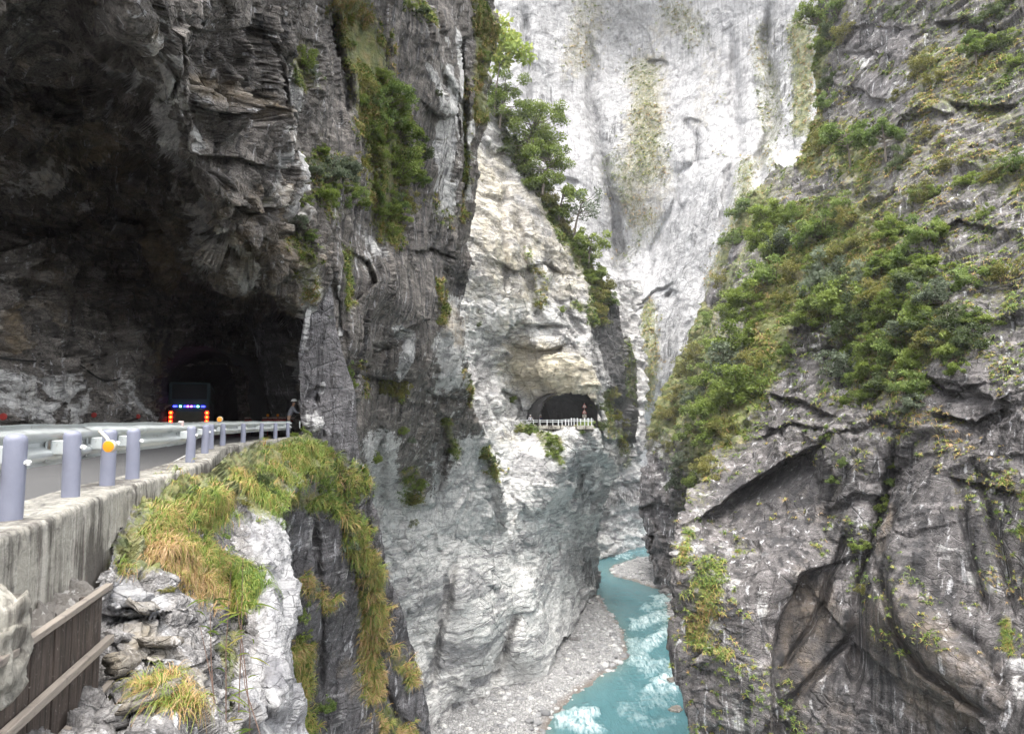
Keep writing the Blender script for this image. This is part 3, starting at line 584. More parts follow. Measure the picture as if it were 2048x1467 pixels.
# --- the big cliff on the right
sheet('cliff_right', [(1648, -120), (1640, 20), (1634, 110), (1624, 240), (1600, 320), (1566, 410), (1534, 500), (1506, 600), (1480, 690), (1446, 790), (1424, 870), (1402, 950), (1378, 1010), (1352, 1040), (1348, 1100), (1346, 1170), (1338, 1240),
      (1343, 1330), (1358, 1400), (1374, 1467), (1400, 1800)], [(2300, -120), (2300, 1800)], -120, 1800,
  [(1650, -100, 128), (1640, 100, 124), (1620, 300, 118), (1540, 500, 108), (1490, 700, 100), (1420, 880, 92), (1380, 1010, 82), (1350, 1060, 76), (1345, 1250, 72), (1375, 1467, 70), (1400, 1780, 70),
   (1800, -100, 104), (1800, 150, 96), (1760, 350, 90), (2048, 0, 84), (2048, 300, 72), (1900, 400, 76), (1700, 550, 86), (1900, 600, 66), (2048, 650, 60), (1600, 750, 86), (1750, 780, 72), (1560, 900, 80), (1700, 900, 70), (1790, 950, 66), (1900, 900, 60), (2048, 900, 54),
   (1420, 1120, 71), (1530, 1150, 67), (1530, 1400, 64), (1560, 1467, 64), (1480, 1050, 76), (1600, 1020, 73), (1720, 1120, 67), (1640, 1300, 66), (1800, 1200, 60), (1880, 1080, 58), (1900, 1300, 55), (2000, 1200, 53), (2048, 1467, 47), (1750, 1467, 60), (2290, 0, 70), (2290, 700, 46), (2290, 1467, 38), (1700, 1780, 60), (2290, 1780, 40)],
  M_SCHIST, step=2.5, flutes=(0., [([(1650, 1200), (1950, 1250)], 170, .9), ([(1500, 980), (1650, 960)], 60, .8), ([(1880, 1000), (2000, 1050)], 90, .7), ([(1350, 1250), (1370, 1450)], 20, 1.)]), amp=.22, S=4.5, relief=(.85, [([(1600, 1280), (1850, 1300), (1980, 1150)], 150, .2), ([(1780, 190), (1740, 170)], 60, .3), ([(1400, 1150), (1480, 1420)], 60, .5), ([(1500, 980), (1600, 960)], 50, .4)]), curl=(26, 0, 0, 0), seed=121, strata=(-.35, .2, 1), strata_f=1.7, flute=.15, warpx=12,
  feats=[
   ('step', [(1385, 1035), (1440, 1005), (1500, 960), (1580, 905), (1650, 880)], 110, 5.5), ('step', [(1690, 1120), (1600, 1150), (1565, 1220), (1545, 1310), (1538, 1467), (1538, 1700)][::-1], 150, 4.2) ,
   ('groove', [(1800, 850), (1788, 940), (1768, 1010), (1748, 1080), (1728, 1150), (1716, 1260), (1712, 1400)], 17, 3.2), ('blob', [(1800, 1120), (1770, 1220)], 50, -2.6), ('groove', [(1800, 1000), (1790, 1080), (1770, 1160), (1790, 1260), (1850, 1340), (1920, 1390), (2000, 1440)], 9, 1.8),
   ('blob', [(1830, 1260), (1950, 1360)], 70, -2.2), ('groove', [(1915, 960), (1936, 1090), (1960, 1180), (1985, 1250)], 9, 1.0), ('groove', [(1955, 930), (1980, 1060), (2010, 1150), (2025, 1240)], 10, 1.1), ('groove', [(1890, 1240), (1960, 1290), (2000, 1380)], 14, 1.),
   ('step', [(1600, 1170), (1570, 1210), (1560, 1270)], 20, 1.8), ('groove', [(1700, 1060), (1660, 1160), (1640, 1230)], 7, 1.6), ('groove', [(1660, 1180), (1620, 1260), (1560, 1350)], 7, 1.4), ('groove', [(1720, 1250), (1650, 1330), (1560, 1420)], 8, 1.3),
   ('step', [(1684, 172), (1720, 180), (1742, 196), (1780, 200), (1790, 215)], 40, 3.), ('step', [(1700, 140), (1650, 160), (1645, 250)], 14, 3.), ('step', [(1680, 60), (1760, 50), (1820, 62)], 12, 1.8), ('step', [(1670, 105), (1740, 100), (1800, 118)], 12, 1.5),
   ('step', [(1870, 50), (1930, 40), (1990, 62)], 24, 3.), ('step', [(1760, 300), (1800, 240), (1850, 225), (1910, 240)][::-1], 30, -1.5), ('step', [(1850, 480), (1920, 440), (2000, 460)], 30, 2.), ('step', [(1900, 210), (1980, 225), (2040, 210)], 26, 2.),
   ('step', [(1560, 700), (1600, 660), (1680, 680)], 30, -3.), ('step', [(1540, 790), (1600, 800), (1680, 840)], 26, 2.5), ('step', [(1500, 880), (1580, 840), (1660, 860)], 22, 2.), ('step', [(1850, 750), (1900, 780), (1980, 770)], 30, 2.5), ('step', [(1870, 830), (1960, 840), (2040, 800)], 26, 2.5),
   ('step', [(1640, 700), (1690, 690), (1720, 660)], 30, 5.), ('step', [(1790, 470), (1820, 460), (1840, 490)], 18, 4.), ('step', [(1900, 950), (1960, 960), (2040, 990)], 16, 1.6)],
  white=(.2, [([(1760, 200), (1800, 170)], 36, .3), ([(1720, 80), (1800, 90)], 50, .25), ([(1400, 1120), (1520, 1400)], 60, .36), ([(1450, 1400), (1500, 1460)], 50, .38), ([(1500, 1120), (1560, 1100)], 24, .42), ([(1490, 960), (1600, 1000)], 50, -.05), ([(1440, 1040), (1560, 950)], 30, -.1),
      ([(1880, 960), (1930, 1000)], 26, .55), ([(1850, 960), (1870, 1100)], 26, .36), ([(1880, 1100), (1960, 1140)], 40, .42), ([(2030, 1320), (2048, 1400)], 20, .6), ([(1345, 1250), (1360, 1400)], 14, .1), ([(1640, 900), (1700, 960)], 30, .25), ([(1850, 250), (1950, 300)], 50, .22)]),
  warm=(.08, [([(1620, 1200), (1600, 1400)], 90, .55), ([(1800, 1250), (1900, 1400)], 120, .58), ([(1600, 1000), (1700, 1080)], 40, .4), ([(1790, 1020), (1780, 1110)], 14, .7), ([(1980, 1330), (2000, 1430)], 36, .45), ([(1700, 1440), (1560, 1450)], 50, .4), ([(1690, 900), (1720, 850)], 30, .3)]),
  moss=(.3, [([(1850, -60), (1850, 700)], 300, .43), ([(1600, 450), (1560, 560), (1500, 720), (1440, 860)], 60, .85), ([(1700, 500), (1760, 600), (1800, 700)], 110, .85), ([(1640, 60), (1620, 200), (1620, 330)], 24, .95), ([(1690, 290), (1720, 330)], 50, .8), ([(1860, 130), (2000, 150)], 50, .6), ([(1840, 200), (1960, 220), (2040, 260)], 26, .6), ([(1980, 340), (2040, 360)], 36, .6),
      ([(1860, 300), (1800, 420)], 40, .5), ([(1560, 620), (1520, 760)], 36, .9), ([(1420, 900), (1400, 990)], 30, .5), ([(1430, 1130), (1400, 1270)], 34, .7), ([(1480, 1095), (1560, 1080), (1640, 1110)], 14, .9), ([(1380, 1050), (1370, 1130)], 14, .7), ([(1430, 1300), (1460, 1310)], 14, .6),
      ([(1560, 1130), (1720, 1400), (2000, 1400)], 100, .0), ([(1560, 950), (1720, 1000)], 44, .0), ([(1950, 560), (2030, 600)], 30, .5), ([(1800, 950), (1900, 1150)], 60, .02), ([(2010, 960), (2048, 1000)], 14, .6), ([(2030, 1060), (2048, 1080)], 10, .8), ([(2010, 1240), (2015, 1290)], 12, .8), ([(1600, 790), (1660, 830)], 30, .35), ([(1900, 780), (2040, 860)], 60, .1), ([(1740, 180), (1800, 190)], 30, .0), ([(1720, 70), (1800, 90)], 40, .12)]),
  stain_shade=(.2, [([(1600, 1050), (1900, 1050), (1750, 1300), (1600, 1350)], 150, .6), ([(1700, 880), (1950, 900)], 80, .5), ([(1480, 990), (1620, 960)], 60, .75), ([(1720, 940), (1720, 1100)], 30, .5), ([(1640, 1100), (1700, 1200)], 50, .45), ([(1900, 1180), (2000, 1300)], 50, .45), ([(1700, 1250), (1730, 1450)], 30, .5), ([(1790, 900), (1730, 1200)], 16, .8), ([(1350, 1250), (1365, 1460)], 16, .5), ([(1880, 850), (2000, 900)], 50, .4)]))  # stroke below the diagonal overhang paints its shadow into the rock colour
# --- foreground rock and grass mound below the parapet
sheet('cliff_foreground', [(-60, 900), (-60, 2200)], [(640, 900), (636, 930), (612, 950), (585, 985), (560, 1015), (572, 1060), (584, 1130), (588, 1220), (582, 1300), (596, 1400), (606, 1467), (640, 1700), (700, 2200)], 865, 2200,
  [(-60, 1200, 4.6), (0, 1250, 4.7), (0, 1300, 5.2), (0, 1467, 4.7), (-60, 1467, 4.6), (100, 1200, 5.7), (120, 1300, 6.6), (60, 1400, 5.6), (100, 1440, 5.4), (150, 1467, 5.0), (200, 1160, 6.9), (200, 1300, 6.7), (200, 1420, 5.6), (260, 1060, 8.0), (300, 1000, 8.9), (300, 1150, 7.7), (290, 1300, 6.6), (300, 1467, 5.2), (430, 938, 12.3), (380, 1040, 9.6), (400, 1200, 8.3), (390, 1467, 6.2), (450, 1000, 12),
   (458, 915, 17), (520, 895, 23), (520, 1000, 14), (480, 1150, 10.3), (480, 1467, 7.2), (560, 885, 27), (600, 878, 31), (638, 900, 33), (560, 1030, 14.5), (580, 1150, 11.6), (585, 1300, 10.2), (600, 1467, 9), (-60, 2200, 2.6), (690, 2200, 6), (300, 1900, 3.9)],
  M_FORE, flutes=(0., [([(540, 1040), (578, 1467)], 50, 1.)]), step=2.0, amp=.22, S=.75, relief=(1., [([(550, 1050), (570, 1467)], 40, .9)]), curl=(0, 9, 0, 0), seed=141, strata=(.5, -.3, 1), strata_f=1.9, warpx=8, fac=1.15,
  feats=[('groove', [(455, 1100), (470, 1250), (440, 1467)], 14, .8), ('groove', [(375, 1240), (390, 1330), (400, 1440)], 12, .7), ('step', [(205, 1230), (280, 1260), (330, 1250)], 26, .5), ('step', [(210, 1300), (260, 1330), (290, 1320)], 20, .4), ('step', [(200, 1390), (260, 1420), (290, 1400)], 24, .5), ('step', [(280, 1330), (340, 1350), (380, 1340)], 18, .4),
         ('blob', [(540, 1080), (560, 1400)], 36, -.8)],
  white=(.16, [([(545, 1050), (560, 1250), (575, 1467)], 56, 1.15), ([(500, 1380), (520, 1467)], 40, .95), ([(240, 1190), (290, 1220)], 30, .9), ([(230, 1250), (310, 1300)], 36, .6), ([(60, 1400), (240, 1467)], 50, .0), ([(220, 1290), (240, 1370)], 26, .1), ([(60, 1150), (180, 1200)], 40, .05), ([(300, 1000), (500, 930)], 80, .3), ([(290, 1330), (360, 1400)], 40, .7)]),
  warm=(.2, [([(280, 1300), (370, 1400)], 50, .65), ([(550, 1100), (570, 1467)], 50, .02), ([(300, 1420), (350, 1467)], 30, .5)]),
  moss=(.05, [([(310, 1010), (480, 950), (610, 905)], 70, 1.), ([(270, 1100), (400, 1130), (470, 1170)], 58, 1.), ([(520, 1000), (550, 1010)], 36, .9), ([(300, 1390), (320, 1440)], 30, .8), ([(470, 1260), (440, 1440)], 22, .7)]),
  hole=[(-300, 800), (-300, 1330), (0, 1310), (120, 1235), (196, 1172), (225, 1090), (250, 1020), (300, 985), (350, 965), (432, 935), (450, 912), (520, 889), (600, 871), (700, 860), (700, 800)],
  stain_shade=(.05, [([(80, 1400), (230, 1467)], 40, .3), ([(385, 1300), (400, 1400)], 24, .6), ([(455, 1220), (450, 1330)], 20, .7)]))

# ================================================================== RIVER BED
ZW = -43.0
def ground_px(px, py, z=ZW):
    r = at(px, py, 1.); return r[:2] / r[2] * z
def poly_sd(X, Y, poly):
    """signed distance (m), + inside"""
    b = np.full(X.shape, 9e9)
    for (x1, y1), (x2, y2) in zip(poly, poly[1:] + poly[:1]):
        dx, dy = x2 - x1, y2 - y1; t = np.clip(((X - x1) * dx + (Y - y1) * dy) / (dx * dx + dy * dy + 1e-9), 0, 1)
        b = np.minimum(b, np.hypot(X - x1 - t * dx, Y - y1 - t * dy))
    return np.where(inpoly(X, Y, [tuple(p) for p in poly]), b, -b)
BAR1 = [ground_px(x, y) for x, y in [(1160, 1178), (1192, 1190), (1216, 1218), (1238, 1250), (1256, 1285), (1256, 1315), (1236, 1338), (1200, 1356), (1160, 1380), (1124, 1408), (1104, 1438), (1094, 1467)]] + [np.array(p) for p in [(3.5, 70), (2, 40), (-60, 40), (-60, 200), (10, 200)]]
BAR2 = [ground_px(x, y) for x, y in [(1216, 1140), (1228, 1129), (1262, 1118), (1300, 1112), (1380, 1112), (1400, 1185), (1345, 1185), (1300, 1172), (1262, 1160), (1230, 1152)]]
BAR3 = [ground_px(x, y) for x, y in [(1332, 1188), (1350, 1185), (1420, 1200), (1420, 1300), (1345, 1270), (1336, 1230)]]
gx, gy = np.meshgrid(np.linspace(-60, 90, 560), np.concatenate([np.linspace(40, 200, 620), np.linspace(200.5, 300, 170)]))
hgt = np.full(gx.shape, -9e9); Pg = np.stack([gx, gy, gx * 0], -1)
for k, b in enumerate((BAR1, BAR2, BAR3)):
    hgt = np.maximum(hgt, poly_sd(gx, gy, b) + fbm(Pg / 3. + k, 4, 201) * .9)
top = np.where(hgt > 0, 1.3 * (1 - np.exp(-np.maximum(hgt, 0) / 5.)), np.maximum(hgt * .35, -1.5))
ridge = np.exp(-((hgt - 2.6) / .5) ** 2) * .28
Zg = ZW + top + ridge + fbm(Pg / 1.6, 4, 210) * .16 * (hgt > -1) + facet(Pg / .9, 215)[0] * .12
Vg = np.stack([gx, gy, Zg], -1).reshape(-1, 3); ix = np.arange(gx.size).reshape(gx.shape)
Fg = np.stack([ix[:-1, :-1], ix[:-1, 1:], ix[1:, 1:], ix[1:, :-1]], -1).reshape(-1, 4)
t = NT('gravel_bed'); P = t.pos(); n = t.noise(P, 1.2, 8, .7); vc = t.voro(P, 2.6, 'F1', 1); ve = t.voro(P, 2.6, 'DISTANCE_TO_EDGE'); wet = t.attr('wet')
c = t.mix(.5, t.ramp(n, [(.3, (.2, .2, .205)), (.7, (.5, .5, .5))]), t.ramp(vc, [(0., (.16, .16, .17)), (1., (.68, .67, .66))]))
c = t.mix(t.rng(ve, 0., .12, 1., 0.), c, (.09, .088, .088)); c = t.mix(t.math('MULTIPLY', wet, .75), c, (.12, .085, .06))
M_GRAV = t.done(c, .8, t.bump(t.math('ADD', n, t.math('MULTIPLY', ve, .8)), .25))
me = np_mesh('river_bed', Vg, Fg); attr(me, 'wet', (np.exp(-((hgt - .1) / .9) ** 2)).ravel())
tag(link('river_bed', me, M_GRAV, smooth=False), kind='structure')

# turquoise water: standing waves and foam where the photograph shows rapids
wx, wy = np.meshgrid(np.linspace(-30, 90, 560), np.concatenate([np.linspace(50, 190, 1000), np.linspace(190.5, 330, 200)]))
Pw_ = np.stack([wx, wy, wx * 0 + ZW], -1); pxw, pyw = topx(Pw_)
wob = fbm(Pw_ / 2.5, 4, 231) * 14; wob2 = fbm(Pw_ / 1.3, 3, 232) * 6
fo = paint(pxw + wob, pyw + wob2, 0., [
    ([(1330, 1200), (1290, 1212)], 12, .6), ([(1275, 1200), (1330, 1190)], 6, .7), ([(1270, 1250), (1330, 1230)], 14, .8), ([(1290, 1290), (1330, 1265)], 16, .75), ([(1265, 1320), (1300, 1330)], 10, .9), ([(1270, 1290), (1290, 1340)], 18, .55),
    ([(1312, 1330), (1345, 1330)], 18, .5), ([(1300, 1378), (1345, 1352)], 14, 1.), ([(1318, 1384), (1345, 1372)], 18, .9), ([(1285, 1395), (1340, 1400)], 24, .4), ([(1120, 1440), (1180, 1425)], 16, .85), ([(1140, 1450), (1200, 1455)], 16, .8), ([(1250, 1420), (1280, 1440)], 20, .35), ([(1300, 1450), (1350, 1440)], 14, .3),
    ([(1200, 1112), (1262, 1112)], 4, .8), ([(1240, 1106), (1290, 1100)], 3, .3), ([(1230, 1190), (1300, 1200)], 12, .1), ([(1250, 1350), (1260, 1370)], 30, .15)])
rapid = np.clip(fo * 1.3, 0, 1)
Zw = ZW + rapid * (fbm(Pw_ / np.array([2.6, 1.6, 1]), 4, 240, .55, True) * .55 + .15) + fbm(Pw_ / np.array([3, 5, 1]), 4, 241) * .07
fo = np.clip(fo * (.5 + .8 * fbm(Pw_ / np.array([.7, 2.6, 1.]), 5, 243, .6, True)) + .1 * fo, 0, 1)
shore = np.maximum(np.maximum(poly_sd(wx, wy, BAR1), poly_sd(wx, wy, BAR2)), poly_sd(wx, wy, BAR3))
ix = np.arange(wx.size).reshape(wx.shape)
me = np_mesh('river', np.stack([wx, wy, Zw], -1).reshape(-1, 3), np.stack([ix[:-1, :-1], ix[:-1, 1:], ix[1:, 1:], ix[1:, :-1]], -1).reshape(-1, 4))
attr(me, 'foam', fo.ravel()); attr(me, 'shallow', np.exp(np.minimum(shore, 0) / 1.6).ravel())
t = NT('glacial_water'); P = t.pos(); n = t.noise(t.map(P, (1, .45, 1)), .35, 6, .6, .5); n2 = t.noise(t.map(P, (1.5, .32, 1)), 1.5, 7, .65, .5)
c = t.mix(n, (.045, .135, .155), (.11, .235, .26)); c = t.mix(t.math('MULTIPLY', t.attr('shallow'), .6), c, (.13, .19, .17))
f = t.math('MULTIPLY', t.attr('foam'), t.rng(n2, .34, .58)); c = t.mix(t.rng(f, .08, .85), c, (.6, .7, .72))
M_WAT = t.done(c, t.rng(t.attr('foam'), 0, .6, .12, .5), t.bump(t.math('ADD', n2, t.math('MULTIPLY', n, .6)), .22), IOR=1.33)
tag(link('river', me, M_WAT, smooth=True), kind='structure')

# loose stones on the bars: nobody could count them
def merge_inst(protoV, protoF, pts, scale, rot, extra=None):
    """protoV (k,3), N placements -> one vertex array; rot (N,3,3)"""
    Vv = np.einsum('nij,kj->nki', rot, protoV) * scale[:, None, None] + pts[:, None]
    Ff = protoF[None] + (np.arange(len(pts)) * len(protoV))[:, None, None]
    return Vv.reshape(-1, 3), Ff.reshape(-1, protoF.shape[1])
def ico():
    import bmesh
    bm = bmesh.new(); bmesh.ops.create_icosphere(bm, subdivisions=1, radius=1.)
    bm.verts.index_update(); v = np.array([x.co[:] for x in bm.verts]); f = np.array([[y.index for y in x.verts] for x in bm.faces]); bm.free(); return v, f
ICV, ICF = ico()
def yawrot(a, tl=None):
    c, s_ = np.cos(a), np.sin(a); R = np.zeros((len(a), 3, 3)); R[:, 0, 0] = c; R[:, 0, 1] = -s_; R[:, 1, 0] = s_; R[:, 1, 1] = c; R[:, 2, 2] = 1
    return R
hv = hgt.ravel(); cand = np.where((hv > -.2) & (Vg[:, 1] < 215))[0]; pick = RNG.choice(cand, 11000)
vs, fs, cl, off = [], [], [], 0
for kx in range(5):
    pv = ICV * (1 + .35 * (RNG.random((len(ICV), 1)) - .5)) * np.array([1, .8 + .3 * RNG.random(), .5])
    p = pick[kx::5]; pts = Vg[p] + np.concatenate([RNG.random((len(p), 2)) * .4, np.zeros((len(p), 1))], 1)
    sc_ = .10 + .75 * RNG.random(len(p)) ** 6 + .3 * RNG.random(len(p)) ** 3 + .12 * np.exp(-((hv[p] - .6) / 1.) ** 2)
    a, b = merge_inst(pv, ICF, pts, sc_, yawrot(RNG.random(len(p)) * 6.3)); vs.append(a); fs.append(b + off); off += len(a); cl.append(np.repeat(RNG.random(len(p)), len(ICV)))
me = np_mesh('loose_stones', np.concatenate(vs), np.concatenate(fs)); attr(me, 'tint', np.concatenate(cl))
t = NT('stones'); c = t.ramp(t.attr('tint'), [(0, (.14, .14, .15)), (.5, (.34, .34, .345)), (.85, (.62, .62, .62)), (1, (.72, .7, .66))])
c = t.mix(t.rng(t.noise(t.pos(), 4., 5), .4, .7), c, (.2, .2, .2)); M_STONE = t.done(c, .8)
tag(link('loose_stones', me, M_STONE), 'pale grey river stones strewn over the gravel bars', 'stones', kind='stuff')
# boulders by the right bank
for k, (x, y, r, lab) in enumerate([(1350, 1365, 1.1, 'brown wet boulder at the foot of the right cliff beside the rapids'), (1352, 1420, .8, 'reddish boulder at the water edge near the bottom of the picture'), (1333, 1186, 1.5, 'grey boulder where the dark narrows wall meets the river'), (1150, 1290, .9, 'dark lone slab lying on the gravel bar')]):
    p = ground_px(x, y); import bmesh
    bm = bmesh.new(); bmesh.ops.create_icosphere(bm, subdivisions=4, radius=r); bm.verts.index_update()
    A = np.array([v.co[:] for v in bm.verts]); Fm = np.array([[q.index for q in f.verts] for f in bm.faces]); bm.free()
    A = A * (1 + facet(A / r * 1.1 + k * 9, 300 + k)[0][:, None] * .35 + fbm(A / r * 3, 3, 310)[:, None] * .06) * np.array([1.2, .9, .6 if k < 3 else .25])
    o = link('boulder', np_mesh('boulder', A, Fm), None); o.location = (p[0], p[1], ZW + r * .2 + (1.1 if k == 3 else 0))
    attr(o.data, 'white', np.full(len(A), .2)); attr(o.data, 'warm', np.full(len(A), .55 if k < 2 else .1)); o.data.materials.append(M_FORE); tag(o, lab, 'boulder')

# ================================================================== ROAD, PARAPET, GUARD RAIL
ZT = -0.77; ZR = -0.95
def on_z(px, py, z):
    r = at(px, py, 1.); return Vector((float(r[0] / r[2] * z), float(r[1] / r[2] * z), z))
edge = [on_z(x, y, ZT) for x, y in [(-260, 1225), (-120, 1112), (0, 1068), (90, 1046), (170, 1003), (270, 967), (350, 946), (420, 921), (447, 893), (520, 882), (604, 872.5)]]
# smooth the traced edge into a clean curve
def resample(pts, n, sm=0):
    pts = [Vector(p) for p in pts]; L = [0]
    for a, b in zip(pts, pts[1:]): L.append(L[-1] + (b - a).length)
    out = []
    for s_ in np.linspace(0, L[-1], n):
        k = min(max(int(np.searchsorted(L, s_)) - 1, 0), len(pts) - 2); u = (s_ - L[k]) / max(L[k + 1] - L[k], 1e-6); out.append(pts[k].lerp(pts[k + 1], u))
    for _ in range(sm): out = [out[0]] + [(a + b * 2 + c) / 4 for a, b, c in zip(out, out[1:], out[2:])] + [out[-1]]
    return out
edge = resample(edge, 300, 60)
def offs(pts, d, z=None):
    out = []
    for k, p in enumerate(pts):
        t_ = (pts[min(k + 1, len(pts) - 1)] - pts[max(k - 1, 0)]).normalized(); q = p + Vector((-t_.y, t_.x, 0)) * d
        if z is not None: q = Vector((q.x, q.y, z))
        out.append(q)
    return out
t = NT('stained_concrete'); P = t.pos(); n = t.noise(P, 1.3, 8, .65); nf = t.noise(P, 14, 8, .7); dr = t.noise(t.map(P, (2.6, 2.6, .22)), 1.9, 8, .72); dr2 = t.noise(t.map(P, (9, 9, .3)), 1.3, 5, .6)
c = t.mix(n, (.24, .23, .2), (.43, .41, .36)); c = t.mix(t.rng(dr2, .5, .68), c, (.55, .53, .48)); nm = t.noise(P, .62, 5, .6); c = t.mix(t.math('MULTIPLY', t.rng(t.math('ADD', t.math('ADD', t.math('MULTIPLY', dr, .75), t.math('MULTIPLY', nm, .9)), t.math('MULTIPLY', n, .35)), .98, 1.1), .88), c, (.05, .042, .036))
c = t.mix(t.math('MULTIPLY', t.rng(dr2, .58, .7), t.rng(n, .45, .7)), c, (.2, .13, .11)); c = t.mix(t.rng(nf, .56, .75), c, (.1, .095, .09))
sep = t.n.new('ShaderNodeSeparateXYZ'); t.l(P, sep.inputs[0]); topm = t.rng(sep.outputs[2], -.96, -.76)
c = t.mix(t.math('MULTIPLY', t.math('MULTIPLY', topm, t.rng(nf, .4, .62)), .7), c, (.13, .125, .12))
M_CONC = t.done(c, .85, t.bump(t.math('ADD', nf, t.math('MULTIPLY', n, .8)), .03))
nE = len(edge); prof = [(0.0, -2.4), (0.0, -1.6), (.0, -1.2), (.0, -.92), (.005, -.80), (.03, ZT), (.20, ZT + .004), (.42, ZT), (.60, ZT), (.625, ZT - .02), (.63, -1.3)]
rows = []
for (o_, z_) in prof:
    r_ = np.array([[v.x, v.y, v.z] for v in offs(edge, o_, z_)]); rows.append(r_)
G = np.stack(rows, 1)
# more rows for relief
def refine(G, n):
    out = []
    for k in range(G.shape[1] - 1):
        m = max(1, int(np.linalg.norm(G[150, k + 1] - G[150, k]) / n))
        for j in range(m): out.append(G[:, k] + (G[:, k + 1] - G[:, k]) * j / m)
    out.append(G[:, -1]); return np.stack(out, 1)
G = refine(G, .035); G = np.stack([np.array([np.interp(np.linspace(0, nE - 1, 1400), np.arange(nE), G[:, k, a]) for a in range(3)]).T for k in range(G.shape[1])], 1)
nr = fbm(G * 2.2, 5, 401) * .012 + fbm(G * 14, 3, 402) * .006; chip = np.clip(fbm(G * np.array([3.5, 3.5, 5]), 4, 404) - .12, 0, 1)
edgeband = np.exp(-((G[..., 2] - ZT) / .10) ** 2)
G[..., 2] += nr - chip * .09 * edgeband; G[..., 0] += nr - chip * .10 * edgeband
ix = np.arange(G.shape[0] * G.shape[1]).reshape(G.shape[:2])
me = np_mesh('parapet', G.reshape(-1, 3), np.stack([ix[:-1, :-1], ix[1:, :-1], ix[1:, 1:], ix[:-1, 1:]], -1).reshape(-1, 4))
tag(link('concrete_parapet', me, M_CONC), 'weathered concrete parapet wall with dark streaks carrying the guard rail', 'wall')

roadL = offs(edge, 13., ZR); roadR = offs(edge, .3, ZR)
end = edge[-1]; ext = [Vector((end.x - .9 * (k + 1), end.y + 3.2 * (k + 1), ZR)) for k in range(14)]
vs = []; 
ro = roadR + [Vector((e.x - .2, e.y, ZR)) for e in ext]; rl = roadL + [Vector((e.x - 12, e.y + 1, ZR)) for e in ext]
vs = [v[:] for p in zip(ro, rl) for v in p]; n_ = len(ro)
me = bpy.data.meshes.new('road'); me.from_pydata(vs, [], [(2 * k, 2 * k + 2, 2 * k + 3, 2 * k + 1) for k in range(n_ - 1)]); me.update()
t = NT('asphalt'); P = t.pos(); n = t.noise(P, 1.1, 6); nf = t.noise(P, 60, 4, .7); c = t.mix(n, (.05, .05, .052), (.085, .083, .084)); c = t.mix(t.rng(nf, .5, .75), c, (.15, .15, .15))
M_ASPH = t.done(c, .8, t.bump(nf, .01)); tag(link('road', me, M_ASPH), kind='structure')
def strip_mesh(name, L1, L2, mat, kind=None):
    vs = [v[:] for p in zip(L1, L2) for v in p]; me = bpy.data.meshes.new(name); me.from_pydata(vs, [], [(2 * k, 2 * k + 2, 2 * k + 3, 2 * k + 1) for k in range(len(L1) - 1)]); me.update(); return link(name, me, mat)
M_PAINT = plain('road_paint', (.7, .7, .68), .6, var=.3, nscale=14)
tag(strip_mesh('road_edge_line', offs(edge, .80, ZR + .004), offs(edge, .93, ZR + .004), M_PAINT), kind='structure')

t = NT('galvanised_steel'); P = t.obj(); n = t.noise(P, 5, 6, .7); n2 = t.noise(t.map(P, (1, 1, .3)), 9, 6, .7)
c = t.mix(n, (.42, .45, .45), (.66, .69, .69)); c = t.mix(t.rng(n2, .6, .75), c, (.2, .18, .16))
M_STEEL = t.done(c, t.rng(n, .3, .7, .38, .62), t.bump(n2, .006), .65)
t = NT('lilac_post_paint'); P = t.obj(); n = t.noise(P, 7, 6, .7); c = t.mix(n, (.16, .17, .23), (.225, .235, .30)); c = t.mix(t.rng(t.noise(P, 22, 6, .75), .64, .72), c, (.16, .17, .19))
M_POST = t.done(c, .5, t.bump(n, .006))
M_ORANGE = plain('orange_reflector', (.85, .28, .01), .35, var=.08)
M_DARKMET = plain('dark_metal', (.06, .06, .06), .5, .5); M_RIM = plain('pale_rim', (.5, .47, .42), .5, .4); M_WHITEP = plain('white_plastic', (.8, .8, .78), .5, var=.05)
posts = [(22, 870, 1040), (140, 872, 993), (216, 860, 968), (267, 853, 940), (380, 855, 924), (409, 855, 914), (421, 849, 896), (446, 848, 888), (487, 845, 880), (522, 846, 878), (550, 846, 875), (575, 845, 871)]
rail = empty('guard_rail', (-5.2, 9, ZT)); tag(rail, 'steel guard rail on lilac pipe posts along the near road edge', 'guard rail')
inv = Vector((5.2, -9, -ZT))
ppos = []
for (x, yt, yb) in posts:
    ppos.append(on_z(x, yb - 3, ZT))
# snap onto a line 0.3 m behind the edge
ctr = offs(edge, .27)
for k, p in enumerate(ppos):
    best = min(ctr, key=lambda c_: abs(c_.x / c_.y - p.x / p.y)); ppos[k] = Vector((best.x, best.y, ZT))
POSTM = None
for k, p in enumerate(ppos):
    q = MB().lathe([(.082, -.05), (.082, .60), (.080, .625), (.068, .648), (.04, .662), (.005, .666)], n=28)
    if k == 0 or k == 1 or True:
        o = q.build('post', M_POST, rail, smooth=True)
    o.location = p + inv; o.rotation_euler = ((random.random() - .5) * .03, (random.random() - .5) * .03, random.random() * 6)
    # bracket and bolt
    t_ = (ctr[min(k, 1)] - ctr[0]); 
